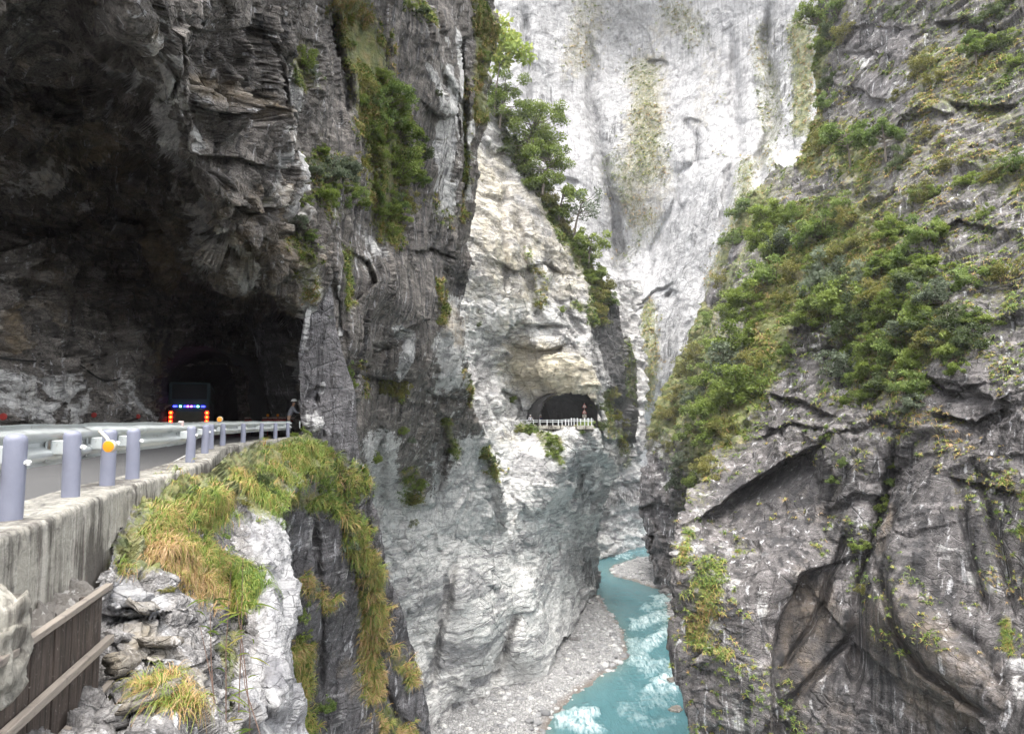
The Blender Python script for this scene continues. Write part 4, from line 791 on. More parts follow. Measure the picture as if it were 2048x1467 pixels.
# beam: W-section swept along the road side of the posts, in lapped lengths
def beam(L, name='rail_beam'):
    W_ = [(0.0, -.035), (.018, -.05), (.018, -.075), (.005, -.085), (-.06, -.115), (-.07, -.13), (-.07, -.165), (-.06, -.18), (.0, -.21), (.012, -.22), (.012, -.26), (.0, -.27), (-.06, -.30), (-.07, -.315), (-.07, -.35), (-.06, -.365), (.005, -.40), (.018, -.41), (.018, -.43), (0, -.445)]
    vs = []; m = len(W_)
    for k, p in enumerate(L):
        t_ = (L[min(k + 1, len(L) - 1)] - L[max(k - 1, 0)]); t_.z = 0; t_.normalize(); nn = Vector((-t_.y, t_.x, 0))
        jit = math.sin(k * .35) * .004 + (random.random() - .5) * .003
        for (a, z) in W_: q = p + nn * (a + jit); vs.append((q.x, q.y, p.z + z + jit))
        for (a, z) in W_: q = p + nn * (a + jit + .006); vs.append((q.x, q.y, p.z + z + jit))
    fs = []
    for k in range(len(L) - 1):
        b = k * 2 * m
        for j in range(m - 1):
            fs.append((b + j, b + j + 1, b + 2 * m + j + 1, b + 2 * m + j)); fs.append((b + m + j, b + 3 * m + j, b + 3 * m + j + 1, b + m + j + 1))
        fs.append((b, b + 2 * m, b + 3 * m, b + m)); fs.append((b + m - 1, b + 2 * m - 1, b + 4 * m - 1, b + 3 * m - 1))
    q = MB(); q.v = vs; q.f = fs; return q
rl_ = offs(edge, .50); rl_ = [Vector((p.x, p.y, 0.0)) for p in rl_]
iP = [min(range(nE), key=lambda i: (rl_[i] - Vector((p.x, p.y, 0))).length) for p in ppos]
segs = [(0, iP[2] + 3, 0), (iP[2] - 1, iP[4] - 5, .01), (iP[4] - 8, iP[6], -.004), (iP[6] - 2, iP[9], .004), (iP[9] - 2, nE - 3, 0)]
for (a, b, o_) in segs:
    L = resample([v + inv - Vector((0, 0, 0)) for v in rl_[a:b + 1]], max(12, (b - a)), 0)
    L = [Vector((v.x, v.y, v.z + ZT + .0)) for v in L]   # beam z is measured from eye height
    L = [Vector((v.x, v.y, -ZT - .005 + o_)) for v in L]
    q = beam(L); o = q.build('rail_beam', M_STEEL, rail, smooth=True)
for k, p in enumerate(ppos):
    i = iP[k]; t_ = (rl_[min(i + 2, nE - 1)] - rl_[max(i - 2, 0)]).normalized(); nn = Vector((-t_.y, t_.x, 0)); ang = math.atan2(t_.y, t_.x)
    R = Matrix.Rotation(ang, 3, 'Z')
    q = MB().box((0, 0, 0), (.09, .13, .14), R, .01); q.box(nn * .10 + Vector((0, 0, 0)), (.10, .02, .30), R, .004)
    o = q.build('bracket', M_STEEL, rail); o.location = p + nn * .12 + Vector((0, 0, .50)) + inv
    q = MB().lathe([(.02, -.03), (.02, .0), (.012, .0), (.012, .03)], n=8, M=Matrix.Rotation(math.pi / 2, 3, 'X')); q.box((0, 0, 0), (.045, .02, .045))
    o = q.build('bolt', M_WHITEP, rail); o.location = p + t_ * .0 + Vector((.088, .02, .44 if k == 0 else .50)) + inv
def reflector(px, py, d, r, stem_to, parent=rail, off=inv, nm='reflector'):
    c_ = V(px, py, d); M = Matrix.Rotation(math.pi / 2, 3, 'X')
    q = MB().lathe([(r * .8, -.028), (r, -.02), (r, .02), (r * .86, .028)], n=28, M=M); q.tube([(0, .03, 0), ((stem_to[0]) * .5, .05, stem_to[1] * .6), (stem_to[0], .06, stem_to[1])], .022, 8)
    o = q.build(nm, M_RIM, parent, smooth=True); o.location = c_ + off
    f = MB().lathe([(r * .86, 0), (r * .86, .01), (r * .7, .014)], n=28, M=M).build('lens', M_ORANGE, o, smooth=True); f.location = (0, -.026, 0)
    return o
reflector(220, 892, 7.7, .072, (-.16, .17)); reflector(440, 838, 20.5, .085, (-.18, -.14))
M_PINK = plain('pinkish_plastic', (.5, .38, .36), .6)
o = MB().lathe([(.05, 0), (.05, .09), (.04, .1)], n=14).build('marker_stub', M_PINK, rail, smooth=True); o.location = V(362, 852, 13.) + inv + Vector((0, 0, 0))
o = MB().box((0, 0, 0), (.05, .02, .34), None, .004).build('end_plate', M_STEEL, rail); o.location = Vector((edge[-1].x - .15, edge[-1].y + .1, -.2)) + inv

# ================================================================== TUNNEL LININGS (rock continues into the dark)
def tunnel(name, poly_px, d0, length, mat, n=40, seed=0, bend=(0, 0), S=1.4):
    ring = [V(x, y, d0) for x, y in poly_px]
    ring = resample(ring, 60, 3); R_ = np.array([v[:] for v in ring]); c = R_.mean(0)
    rows = []
    for k in range(n):
        u = k / (n - 1); q = c + (R_ - c) * (1 + .10 * min(1, u * 3)); q = q + np.array([bend[0] * u * u - .22 * length * u, length * u, 0]); q[:, 2] = np.where(R_[:, 2] < ZR - .05, R_[:, 2], q[:, 2]); rows.append(q)
    G = np.stack(rows, 0); nn = (G - G.mean(1, keepdims=True)); nn /= np.linalg.norm(nn, axis=-1, keepdims=True)
    G = G + nn * ((facet(G / S, seed)[0] + fbm(G / S, 4, seed + 3)) * .3)[..., None]
    ix = np.arange(G.shape[0] * G.shape[1]).reshape(G.shape[:2])
    fc = np.stack([ix[:-1, :-1], ix[1:, :-1], ix[1:, 1:], ix[:-1, 1:]], -1).reshape(-1, 4)
    me = np_mesh(name, G.reshape(-1, 3), fc)
    for a in ('white', 'warm', 'moss', 'stain_shade'): attr(me, a, np.full(G.shape[0] * G.shape[1], {'white': -.2, 'warm': .1, 'moss': 0., 'stain_shade': .9}[a]))  # high value here darkens the lining further, as painted tunnel shade
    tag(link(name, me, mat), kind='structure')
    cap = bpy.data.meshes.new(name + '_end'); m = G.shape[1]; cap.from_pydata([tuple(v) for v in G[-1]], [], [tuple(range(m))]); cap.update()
    for a in ('white', 'warm', 'moss', 'stain_shade'): attr(cap, a, np.full(m, .1))
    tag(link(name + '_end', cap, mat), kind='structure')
M_TUN = rock_mat('shade_dark_rock', S=2.2, dark=(.012, .011, .011), dark2=(.035, .032, .031), vein=.1, streak=.3, tan=(.05, .04, .03))  # near-black rock colour stands in for the darkness of the unlit tunnels
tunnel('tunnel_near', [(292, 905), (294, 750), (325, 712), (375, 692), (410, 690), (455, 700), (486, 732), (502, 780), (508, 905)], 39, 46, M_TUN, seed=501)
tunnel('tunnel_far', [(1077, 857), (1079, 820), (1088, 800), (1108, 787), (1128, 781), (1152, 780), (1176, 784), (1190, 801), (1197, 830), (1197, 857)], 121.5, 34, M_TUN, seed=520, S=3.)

# far road ledge with its wall
fe = [V(x, 852, d) for x, d in [(1000, 126), (1050, 124.2), (1100, 121.6), (1150, 119), (1186, 117)]]
fe = [Vector((p.x, p.y, -1.0)) for p in fe]; fe = resample(fe, 40, 4); fe = [p - Vector((0, .9, 0)) for p in fe]
me_o = strip_mesh('road_far', fe, [p + Vector((1.5, 15, 0)) for p in fe], M_ASPH); tag(me_o, kind='structure')
q = MB()
for a, b in zip(fe, fe[1:]):
    q.add([a + Vector((0, -.05, .12)), b + Vector((0, -.05, .12)), b + Vector((0, -.15, -.5)), a + Vector((0, -.15, -.5)), a + Vector((0, .5, .12)), b + Vector((0, .5, .12)), b + Vector((0, .5, -1.)), a + Vector((0, .5, -1.))],
          [(0, 3, 2, 1), (0, 1, 5, 4), (4, 5, 6, 7), (0, 4, 7, 3), (1, 2, 6, 5)])
tag(q.build('kerb_wall', M_CONC), 'low pale retaining wall under the railing of the far road', 'wall')
frl = empty('railing', fe[0]); tag(frl, 'white railing with thin posts before the distant tunnel mouth', 'railing'); iv = -fe[0]
M_WRAIL = plain('white_rail_paint', (.62, .64, .66), .5)
fxs = [1028, 1042, 1054, 1067, 1080, 1094, 1105.5, 1116.5, 1124, 1131, 1137, 1142.5, 1148, 1154.5, 1161, 1169, 1176, 1183]
for k, x in enumerate(fxs):
    b = min(fe, key=lambda c_: abs(CX + F * c_.x / c_.y / 1.0 - x)); b = Vector(((x - CX) / F * b.y, b.y, b.z + .12)); hh = 1.0 if x < 1140 else (1.28 if x not in (1161,) else 1.15)
    o = MB().box((0, 0, hh / 2), (.15, .12, hh)).build('post', M_WRAIL, frl); o.location = b + iv + Vector((0, .15, 0))
for zz in (.58, .86):
    q = MB(); q.tube([p + iv + Vector((0, .06, zz + .12 + (.14 if p.x > fe[0].x + 11 else 0))) for p in fe], .055, 6); q.build('bar', M_WRAIL, frl)

# ================================================================== BUS
M_BUSB = plain('bus_paint', (.02, .05, .065), .6, var=.05); M_GLASS = plain('dark_glass', (.008, .012, .018), .75); M_BLACK = plain('black_rubber', (.015, .015, .015), .8)
M_RED = plain('tail_light', (.8, .02, .01), .3, emit=(1., .018, .004, 1), es=2.2); M_REDDIM = plain('side_marker', (.6, .02, .01), .3, emit=(1., .02, .005, 1), es=1.5)
M_CORE = plain('lamp_core', (.9, .3, .05), .3, emit=(1., .30, .03, 1), es=1.6); M_BLUE = plain('blue_led', (.05, .05, .9), .3, emit=(.03, .04, 1., 1), es=3.); M_GRNL = plain('green_led', (.1, .6, .4), .3, emit=(.2, .8, .6, 1), es=4.); M_PURP = plain('violet_led', (.4, .05, .7), .3, emit=(.5, .08, .9, 1), es=4.)
bd = 43.0; bx = (379.5 - CX) / F * bd; bus = empty('bus', (bx, bd, ZR), .39); tag(bus, 'dark tour bus with red tail lights and blue led strip driving into the tunnel', 'bus')
q = MB(); q.box((0, 5.6, 1.9), (2.42, 11.2, 2.9), None, .16); q.build('body', M_BUSB, bus, smooth=True)
MB().box((0, -.0, 2.75), (2.0, .06, .95), None, .06).build('rear_window', M_GLASS, bus)
MB().box((0, -.02, 1.12), (1.5, .05, .78), None, .03).build('engine_door', plain('engine_door_paint', (.07, .075, .05), .5), bus)
MB().box((0, -.05, .52), (2.36, .16, .26), None, .05).build('bumper', M_BLACK, bus, smooth=True)
for sx in (-1, 1):
    for z in (1.42, 1.15, .88): MB().lathe([(.12, 0), (.12, .05), (.09, .08)], n=16, M=Matrix.Rotation(math.pi / 2, 3, 'X')).build('tail_light', M_RED, bus, smooth=True).location = (sx * 1.03, .0, z); MB().lathe([(.065, 0), (.065, .03), (.04, .05)], c=(sx * 1.03, -.06, z), n=12, M=Matrix.Rotation(math.pi / 2, 3, 'X')).build('tail_light', M_CORE, bus)
    MB().box((sx * 1.03, -.04, .66), (.26, .06, .10), None, .02).build('tail_light', M_REDDIM, bus)
    for y in (2.2, 9.2):
        w = MB().lathe([(.3, -.13), (.46, -.13), (.5, -.08), (.5, .08), (.46, .13), (.3, .13)], n=24, M=Matrix.Rotation(math.pi / 2, 3, 'Y')).build('wheel', M_BLACK, bus, smooth=True); w.location = (sx * 1.06, y, .5)
        MB().lathe([(.3, -.1), (.3, .1), (.1, .12)], n=16, M=Matrix.Rotation(math.pi / 2, 3, 'Y')).build('rim', M_RIM, w)
    MB().box((sx * 1.205, 5.6, 2.6), (.03, 9.6, .9), None, .01).build('side_window', M_GLASS, bus)
MB().box((0, -.08, .68), (.3, .06, .07), None, .02).build('number_light', M_REDDIM, bus)
for k, (x, m) in enumerate(zip((-.85, -.75, -.5, -.25, -.08, .12, .3, .5, .75, .85), (M_BLUE, M_BLUE, M_GRNL, M_BLUE, M_PURP, M_PURP, M_BLUE, M_GRNL, M_BLUE, M_BLUE))):
    MB().box((x, -.05, 1.82), (.13, .05, .10), None, .02).build('led_lamp', m, bus)

# ================================================================== PEOPLE
M_SKIN = plain('skin', (.42, .25, .17), .6, var=.05); M_HAIR = plain('black_hair', (.02, .017, .015), .7); M_HELM = plain('white_helmet', (.85, .85, .84), .3, var=.03)
def skinned(name, chains, mat, parent, sub=1):
    """chains: list of [(x,y,z,r), ...]; first vertex of a chain may repeat an existing one"""
    vs, es, rs, idx = [], [], [], {}
    for ch in chains:
        prev = None
        for (x, y, z, r) in ch:
            key = (round(x, 3), round(y, 3), round(z, 3))
            if key not in idx: idx[key] = len(vs); vs.append((x, y, z)); rs.append(r)
            if prev is not None and prev != idx[key]: es.append((prev, idx[key]))
            prev = idx[key]
    me = bpy.data.meshes.new(name); me.from_pydata(vs, es, []); me.update(); o = link(name, me, None, parent)
    sk = o.modifiers.new('skin', 'SKIN'); sk.use_smooth_shade = True; sk.branch_smoothing = .4
    for k, r in enumerate(rs): me.skin_vertices[0].data[k].radius = (r, r * .85)
    me.skin_vertices[0].data[0].use_root = True
    s_ = o.modifiers.new('sub', 'SUBSURF'); s_.levels = s_.render_levels = sub
    dg = bpy.context.evaluated_depsgraph_get(); m2 = bpy.data.meshes.new_from_object(o.evaluated_get(dg)); o.modifiers.clear(); o.data = m2
    m2.materials.clear(); m2.materials.append(mat); m2.polygons.foreach_set('use_smooth', np.ones(len(m2.polygons), bool)); return o
def person(loc, rz, label, shirt, trousers, lean=.10, detail=True, group=None, hgt_=1.70, pose='lean'):
    root = empty('person', loc, rz); tag(root, label, 'person', group); root.scale = (hgt_ / 1.72 * 1.2, hgt_ / 1.72 * 1.2, hgt_ / 1.72)
    L = lean
    hip = (0, 0, .93); ch = (0, L * .7, 1.22); nk = (0, L * 1.15, 1.46); hd = (0, L * 1.3 + .02, 1.62)
    arms = []
    for s_ in (-1, 1):
        if pose == 'lean': sh, el, wr, pa = (s_ * .19, L * 1.05, 1.40), (s_ * .25, L + .12, 1.16), (s_ * .20, L + .36, 1.08), (s_ * .19, L + .43, 1.07)
        else: sh, el, wr, pa = (s_ * .19, L * 1.05, 1.40), (s_ * .24, L - .02, 1.12), (s_ * .25, L + .08, .88), (s_ * .25, L + .10, .80)
        arms.append([(*nk, .055), (*sh, .062), (*el, .045), (*wr, .028), (*pa, .034)])
        if detail:
            d_ = Vector(pa) - Vector(wr); d_.normalize()
            for j in range(4):
                a = Vector(pa) + Vector((s_ * (.022 - .015 * j), 0, 0)) ; arms.append([(*pa, .034), (*(a + d_ * .035), .011), (*(a + d_ * (.07 + .006 * (j in (1, 2))) + Vector((0, 0, -.015))), .009)])
            arms.append([(*pa, .034), (*(Vector(pa) + Vector((-s_ * .035, .0, .012)) + d_ * .02), .011)])
    legs = []
    for s_ in (-1, 1): legs.append([(*hip, .12), (s_ * .09, 0, .88, .085), (s_ * .11, .03 * s_, .48, .058), (s_ * .12, -.01 + .05 * s_, .09, .038), (s_ * .12, .10 + .05 * s_, .04, .035), (s_ * .125, .17 + .05 * s_, .03, .026)])
    body = skinned('body', [[(*hip, .12), (0, L * .3, 1.06, .115), (*ch, .14), (*nk, .055), (*hd, .085), (0, hd[1] + .005, 1.71, .07)]] + arms + legs, M_SKIN, root, 1)
    grow = 1.14
    skinned('shirt', [[(0, 0, .90, .135), (0, L * .3, 1.06, .13), (*ch, .158), (0, L * 1.1, 1.43, .07)]] + [[(0, L * 1.1, 1.43, .07)] + [(a[1][0], a[1][1], a[1][2], .076), (a[2][0], a[2][1], a[2][2], .058), (a[2][0] * .3 + a[3][0] * .7, a[2][1] * .3 + a[3][1] * .7, a[2][2] * .3 + a[3][2] * .7, .044)] for a in arms if len(a) == 5], shirt, root, 1)
    skinned('trousers', [[(0, 0, .98, .125), (*hip[:2], .92, .132)]] + [[(*hip[:2], .92, .132), (s_ * .09, 0, .86, .10), (s_ * .11, .03 * s_, .48, .075), (s_ * .12, -.01 + .05 * s_, .11, .058)] for s_ in (-1, 1)], trousers, root, 1)
    for s_ in (-1, 1): MB().box((s_ * .122, .07 + .05 * s_, .035), (.095, .27, .075), None, .03).build('shoe', M_BLACK, root, smooth=True)
    hc = Vector((0, hd[1], 1.66))
    if detail:
        q = MB(); q.lathe([(.005, -.012), (.014, -.006), (.012, .012), (.004, .03)], c=hc + Vector((0, .085, -.02)), n=8); q.build('nose', M_SKIN, root, smooth=True)
        for s_ in (-1, 1):
            MB().lathe([(.002, -.009), (.009, -.004), (.009, .004), (.002, .009)], c=hc + Vector((s_ * .03, .082, .005)), n=8).build('eye', M_HAIR, root, smooth=True)
            MB().box(hc + Vector((s_ * .085, 0, -.01)), (.02, .035, .06), None, .008).build('ear', M_SKIN, root, smooth=True)
        MB().box(hc + Vector((0, .08, -.06)), (.045, .012, .012), None, .005).build('mouth', plain('lips', (.35, .12, .1), .5), root)
    MB().lathe([(.094, -.03), (.102, .0), (.10, .04), (.08, .085)], c=hc + Vector((0, -.014, .0)), n=20).build('hair', M_HAIR, root, smooth=True)
    q = MB().lathe([(.15, .028), (.135, .036), (.125, .05), (.12, .09), (.095, .135), (.05, .158), (.005, .165)], c=hc, n=26); q.box(hc + Vector((0, .13, .035)), (.14, .09, .012), None, .005)
    q.build('helmet', M_HELM, root, smooth=True)
    return root
M_SHIRT = plain('grey_shirt', (.30, .31, .36), .8); M_TRS = plain('dark_trousers', (.03, .03, .035), .85); M_LIGHT = plain('pale_shirt', (.62, .62, .66), .8); M_NAVY = plain('navy_shirt', (.07, .08, .14), .8); M_TAN = plain('tan_shirt', (.45, .40, .32), .8)
pp = V(577, 840, 35.2)
person((pp.x, pp.y, ZR + .17), math.radians(-70), 'person in grey shirt and white helmet leaning at the end of the near rail', M_SHIRT, M_TRS, lean=.14, hgt_=1.78)
for (x, lab, mt, ps) in ((1060.5, 'person in pale top and white helmet, leftmost of the three behind the far railing', M_LIGHT, 'hang'), (1068.5, 'person in tan top and white helmet, middle of the three behind the far railing', M_TAN, 'hang'), (1081, 'person in navy top and white helmet, rightmost of the three behind the far railing', M_NAVY, 'hang')):
    p_ = V(x, 840, 125.5); person((p_.x, p_.y, -1.0), math.radians(160 + x % 7 * 10), lab, mt, M_TRS, lean=.04, detail=False, group='visitors on the far road', hgt_=1.9, pose=ps)

# ================================================================== SIGNS, CABLE, MARKERS
M_SRED = plain('sign_red', (.3, .03, .025), .6); M_SWHITE = plain('sign_white', (.45, .42, .36), .5); M_SBLK = plain('sign_black', (.02, .02, .02), .5)
sgp = V(1169, 842, 124.); sg = empty("warning_sign", (sgp.x, sgp.y, -1.0)); tag(sg, 'two red triangular warning signs and a square plate on one pole at the far tunnel', 'road sign')
MB().tube([(0, .05, 0), (0, .05, 4.2)], .05, 8).build('pole', M_RIM, sg)
def tri(sz, y, z, m, nm, th=.03, par=None, dx=0):
    a = sz / 2; h_ = sz * .866; q = MB(); vs = [(-a + dx, y, z), (a + dx, y, z), (dx, y, z + h_)]; q.add(vs + [(x_, y_ - th, z_) for x_, y_, z_ in vs], [(0, 2, 1), (3, 4, 5), (0, 1, 4, 3), (1, 2, 5, 4), (2, 0, 3, 5)]); return q.build(nm, m, par)
for z in (3.25, 2.2):
    b = tri(.95, 0, z, M_SRED, 'warning_triangle', par=sg); tri(.62, -.035, z + .12, M_SWHITE, 'face', .01, par=b)
    MB().box((0, -.052, z + .30), (.06, .012, .22)).build('symbol', M_SBLK, b)
pl = MB().box((0, 0, 1.75), (.72, .03, .6), None, .01).build('plate', M_SWHITE, sg)
for k in range(3): MB().box((0, -.022, 1.6 + k * .15), (.5, .012, .05)).build('text_line', M_SBLK, pl)
pb = V(1010, 845, 125.8); o = MB().tube([(0, 0, -.6), (.02, 0, 1.4), (0, 0, 2.4)], [.12, .12, .10], 8).add([], []).build('pole', M_DARKMET); o.location = (pb.x, pb.y, -1.0)
q = MB().box((0, 0, 1.8), (.34, .12, 1.1), None, .03); q2 = q.build('sign_board', M_DARKMET, o); tag(o, 'dark narrow signboard pole at the left end of the far railing', 'pole')
# lit warning bar and amber lamps beyond the guard rail
for (x, y, lab) in ((536, 829, 'amber reflector stake in the tunnel, left of the pair behind the guard rail'), (556, 829, 'amber reflector stake in the tunnel, right of the pair beside the person')):
    p_ = V(x, y, 41.2); o = empty('reflector_stake', (p_.x, p_.y, ZR)); tag(o, lab, 'reflector', 'reflector stakes in the cave')
    MB().tube([(0, 0, 0), (0, 0, 1.2)], .025, 8).build('stake', M_SRED, o); MB().lathe([(.08, -.01), (.08, .01), (.06, .02)], c=(0, -.03, 1.25), n=16, M=Matrix.Rotation(math.pi / 2, 3, 'X')).build('lens', M_ORANGE, o)
o = empty('barrier', V(545, 835, 41.8)); tag(o, 'thin red and pale barrier rail deep inside the cave behind the person', 'barrier')
MB().box((0, 0, 0), (3.4, .04, .06)).build('bar', plain('barrier_white', (.55, .4, .38), .5), o); MB().box((0, 0, -.16), (3.4, .04, .14)).build('bar', M_SRED, o)
for sx in (-1.4, 0, 1.4): MB().box((sx, .05, -.45), (.06, .06, .95)).build('stand', M_DARKMET, o)
for (x, y) in ((3, 832), (185, 829), (270, 832)):
    P_, N_ = on('cliff_left', x, y); o = MB().lathe([(.11, -.02), (.11, .02), (.08, .03)], n=16, M=Matrix.Rotation(math.pi / 2, 3, 'X')).build('wall_reflector', M_SRED); o.location = Vector(P_) + Vector((.3, -.35, 0))
    MB().box((0, .2, 0), (.04, .4, .04)).build('bracket', M_DARKMET, o)
    tag(o, {3: 'round red reflector on the cave wall, at the left edge of the photo', 185: 'round red reflector on the cave wall, middle of the three', 270: 'round red reflector on the cave wall, nearest the bus'}[x], 'reflector', 'wall reflectors')
cb = []
for (x, y) in ((-20, 712), (26, 718), (60, 722), (100, 722), (150, 724), (170, 735), (188, 752), (205, 761), (230, 760), (255, 750)):
    P_, N_ = on('cliff_left', max(x, 0), y); cb.append(V(x, y, float(P_[1]) - .35))
q = MB().tube(resample(cb, 60, 4), .035, 6); tag(q.build('cable', M_BLACK), 'black cable sagging along the dark cave wall on the left', 'cable')

# ================================================================== FORMWORK AND CONCRETE LUMP BELOW THE PARAPET
t = NT('weathered_wood'); P = t.obj(); n = t.noise(t.map(P, (9, 9, .9)), 2., 7, .7); n2 = t.noise(P, 3., 6, .7); nf = t.noise(P, 30, 5, .8)
c = t.mix(t.rng(n, .35, .65), (.018, .013, .011), (.095, .072, .06)); c = t.mix(t.rng(n2, .6, .74), c, (.2, .18, .16)); c = t.mix(t.rng(nf, .62, .7), c, (.4, .38, .35)); M_WOODD = t.done(c, .85, t.bump(n, .012))
t = NT('pale_wood'); P = t.obj(); n = t.noise(t.map(P, (1.2, 14, 14)), 2., 7, .7); n2 = t.noise(P, 5., 6, .7)
c = t.mix(n, (.13, .11, .095), (.34, .3, .26)); c = t.mix(t.rng(n2, .55, .7), c, (.1, .085, .08)); M_WOODL = t.done(c, .85, t.bump(n, .012))
A_ = V(203, 1172, 6.05); B_ = V(5, 1300, 4.35); ax = (A_ - B_); ax.z = 0; Lf = ax.length; ax.normalize(); ang = math.atan2(ax.y, ax.x)
fw = empty('formwork', A_, ang); tag(fw, 'dark weathered timber formwork panel with pale rails below the parapet', 'formwork')
x = 0.
k = 0
random.seed(21)
while x > -Lf - 1.2:
    w = random.uniform(.14, .2); h0 = random.uniform(-.03, .0)
    o = MB().box((x - w / 2, -.0 + random.uniform(-.006, .006), -.47 + h0), (w - .006, .028, .86), None, .004).build('plank', M_WOODD, fw); x -= w; k += 1
for z, y_, l_, tl, hh in ((-.02, -.03, 2.9, .0, .05), (-.47, -.06, 3.1, .0, .065), (-.86, -.07, 3.2, .0, .05)):
    o = MB().box((-l_ / 2 + .10, 0, 0), (l_, .06, hh), None, .006).build('rail_board', M_WOODL, fw); o.location = (.04 if z < -.5 else 0, y_, z)
o = MB().box((-.36, .02, -.55), (.05, .05, 1.1), None, .006).build('stud', M_WOODD, fw)
# rubble fill between board and wall
nu, nv = 320, 100; uu, vv = np.meshgrid(np.linspace(.15, -Lf - 1., nu), np.linspace(.01, .75, nv), indexing='ij')
Pq = np.stack([uu, vv, -.07 + .22 * (vv / .6) ** 1.1 + 0 * uu], -1); Pq[..., 2] += fbm(Pq * 5, 5, 601) * .12 + facet(Pq * 12, 602)[0] * .06
Rz = np.array(Matrix.Rotation(ang, 3, 'Z')); Pq = Pq @ Rz.T + np.array(A_[:]); ix = np.arange(nu * nv).reshape(nu, nv)
me = np_mesh('rubble', Pq.reshape(-1, 3), np.stack([ix[:-1, :-1], ix[1:, :-1], ix[1:, 1:], ix[:-1, 1:]], -1).reshape(-1, 4))
t = NT('earth_rubble'); P = t.pos(); n = t.noise(P, 12, 8, .75); vc = t.voro(P, 26, 'F1', 1); c = t.mix(n, (.09, .082, .075), (.25, .235, .22)); c = t.mix(t.rng(vc, .75, .9), c, (.42, .41, .4)); M_RUB = t.done(c, .95, t.bump(n, .05)); me.materials.append(M_RUB)
tag(link('rubble', me), 'grey crumbled concrete rubble lying between the formwork and the parapet', 'rubble', kind='stuff')
import bmesh
bm = bmesh.new(); bmesh.ops.create_icosphere(bm, subdivisions=5, radius=1.); A = np.array([v.co[:] for v in bm.verts]); Fm = np.array([[q_.index for q_ in f.verts] for f in bm.faces]); bm.free()
A = np.sign(A) * np.abs(A) ** .75 * np.array([.24, .22, .36]); A = A * (1 + fbm(A * 2.6, 4, 620)[:, None] * .25 + facet(A * 7, 621)[0][:, None] * .16 + fbm(A * 14, 3, 622)[:, None] * .03)
o = link('concrete_lump', np_mesh('concrete_lump', A, Fm), M_CONC); o.location = V(-38, 1300, 4.4); tag(o, 'rough sprayed concrete lump bulging over the left end of the formwork', 'concrete lump')
# loose slabs of rock around it
bm = bmesh.new(); bmesh.ops.create_icosphere(bm, subdivisions=3, radius=1.); ISV = np.array([v.co[:] for v in bm.verts]); ISF = np.array([[q_.index for q_ in f.verts] for f in bm.faces]); bm.free()
for k, (x, y, r, sz, lab) in enumerate([(262, 1200, .26, (1.2, .9, .35), 'large pale flat slab right of the top end of the formwork'), (232, 1218, .10, (1, .8, .6), 'small dark rock lying on the edge of the pale slab'), (290, 1215, .2, (1.2, 1, .3), 'pale slab touching the hanging brown grass'), (235, 1280, .2, (1.2, .9, .5), 'blue grey block beside the right end of the formwork rail'),
        (250, 1330, .22, (1.2, .8, .7), 'dark brown block under the loose earth'), (225, 1440, .22, (1.2, 1, .5), 'grey block at the bottom edge of the photo'), (170, 1160, .09, (1.3, .8, .4), 'flat white chip lying on the rubble'), (320, 1290, .2, (1.3, .9, .35), 'tan flat slab below the brown grass'), (300, 1395, .24, (1.3, 1, .35), 'broad tan slab behind the dry bottom grass'), (345, 1330, .16, (1.2, .9, .4), 'small cream slab near the dark hollow')]):
    P_, N_ = on('cliff_foreground', x, y); A = np.sign(ISV) * np.abs(ISV) ** .6 * np.array(sz) * r * .62; A = A * (1 + facet(A / r * 1.6 + k * 7, 640 + k)[0][:, None] * .4)
    o = link('rock_slab', np_mesh('rock_slab', A, ISF), None); o.location = Vector(P_) + Vector((.02, -.06, .04)); o.rotation_euler = (random.uniform(-.4, .4), random.uniform(-.4, .4), random.random() * 6)
    attr(o.data, 'white', np.full(len(A), .8 if 'pale' in lab or 'white' in lab or 'cream' in lab else .2)); attr(o.data, 'warm', np.full(len(A), .6 if 'tan' in lab or 'brown' in lab else .15)); o.data.materials.append(M_FORE); tag(o, lab, 'rock')

# ================================================================== VEGETATION
GREEN = [(0., (.05, .07, .014)), (.3, (.12, .175, .03)), (.6, (.22, .29, .055)), (1., (.36, .42, .12))]
BRIGHT = [(0., (.045, .08, .018)), (.4, (.13, .2, .045)), (.8, (.25, .33, .085)), (1., (.38, .43, .16))]
DARKG = [(0., (.022, .036, .014)), (.5, (.075, .11, .036)), (1., (.19, .23, .09))]
SILVER = [(0., (.045, .06, .035)), (.5, (.15, .19, .12)), (1., (.33, .37, .27))]
OLIVE = [(0., (.05, .055, .014)), (.4, (.15, .16, .035)), (.75, (.28, .26, .07)), (1., (.4, .33, .14))]
YELLOW = [(0., (.12, .17, .03)), (.5, (.27, .35, .08)), (.85, (.42, .46, .12)), (1., (.6, .45, .06))]
GRASS = [(0., (.04, .075, .012)), (.25, (.11, .18, .025)), (.5, (.21, .28, .05)), (.66, (.33, .31, .08)), (.8, (.36, .21, .08)), (1., (.48, .33, .18))]
M_LEAF = {k: leaf_mat('foliage_' + k, v, .38) for k, v in dict(green=GREEN, bright=BRIGHT, dark=DARKG, silver=SILVER, olive=OLIVE, yellow=YELLOW).items()}
M_GRASS = leaf_mat('grass_blades', GRASS, .2)
M_BARK = plain('bark', (.14, .12, .10), .9, var=.35, nscale=9)

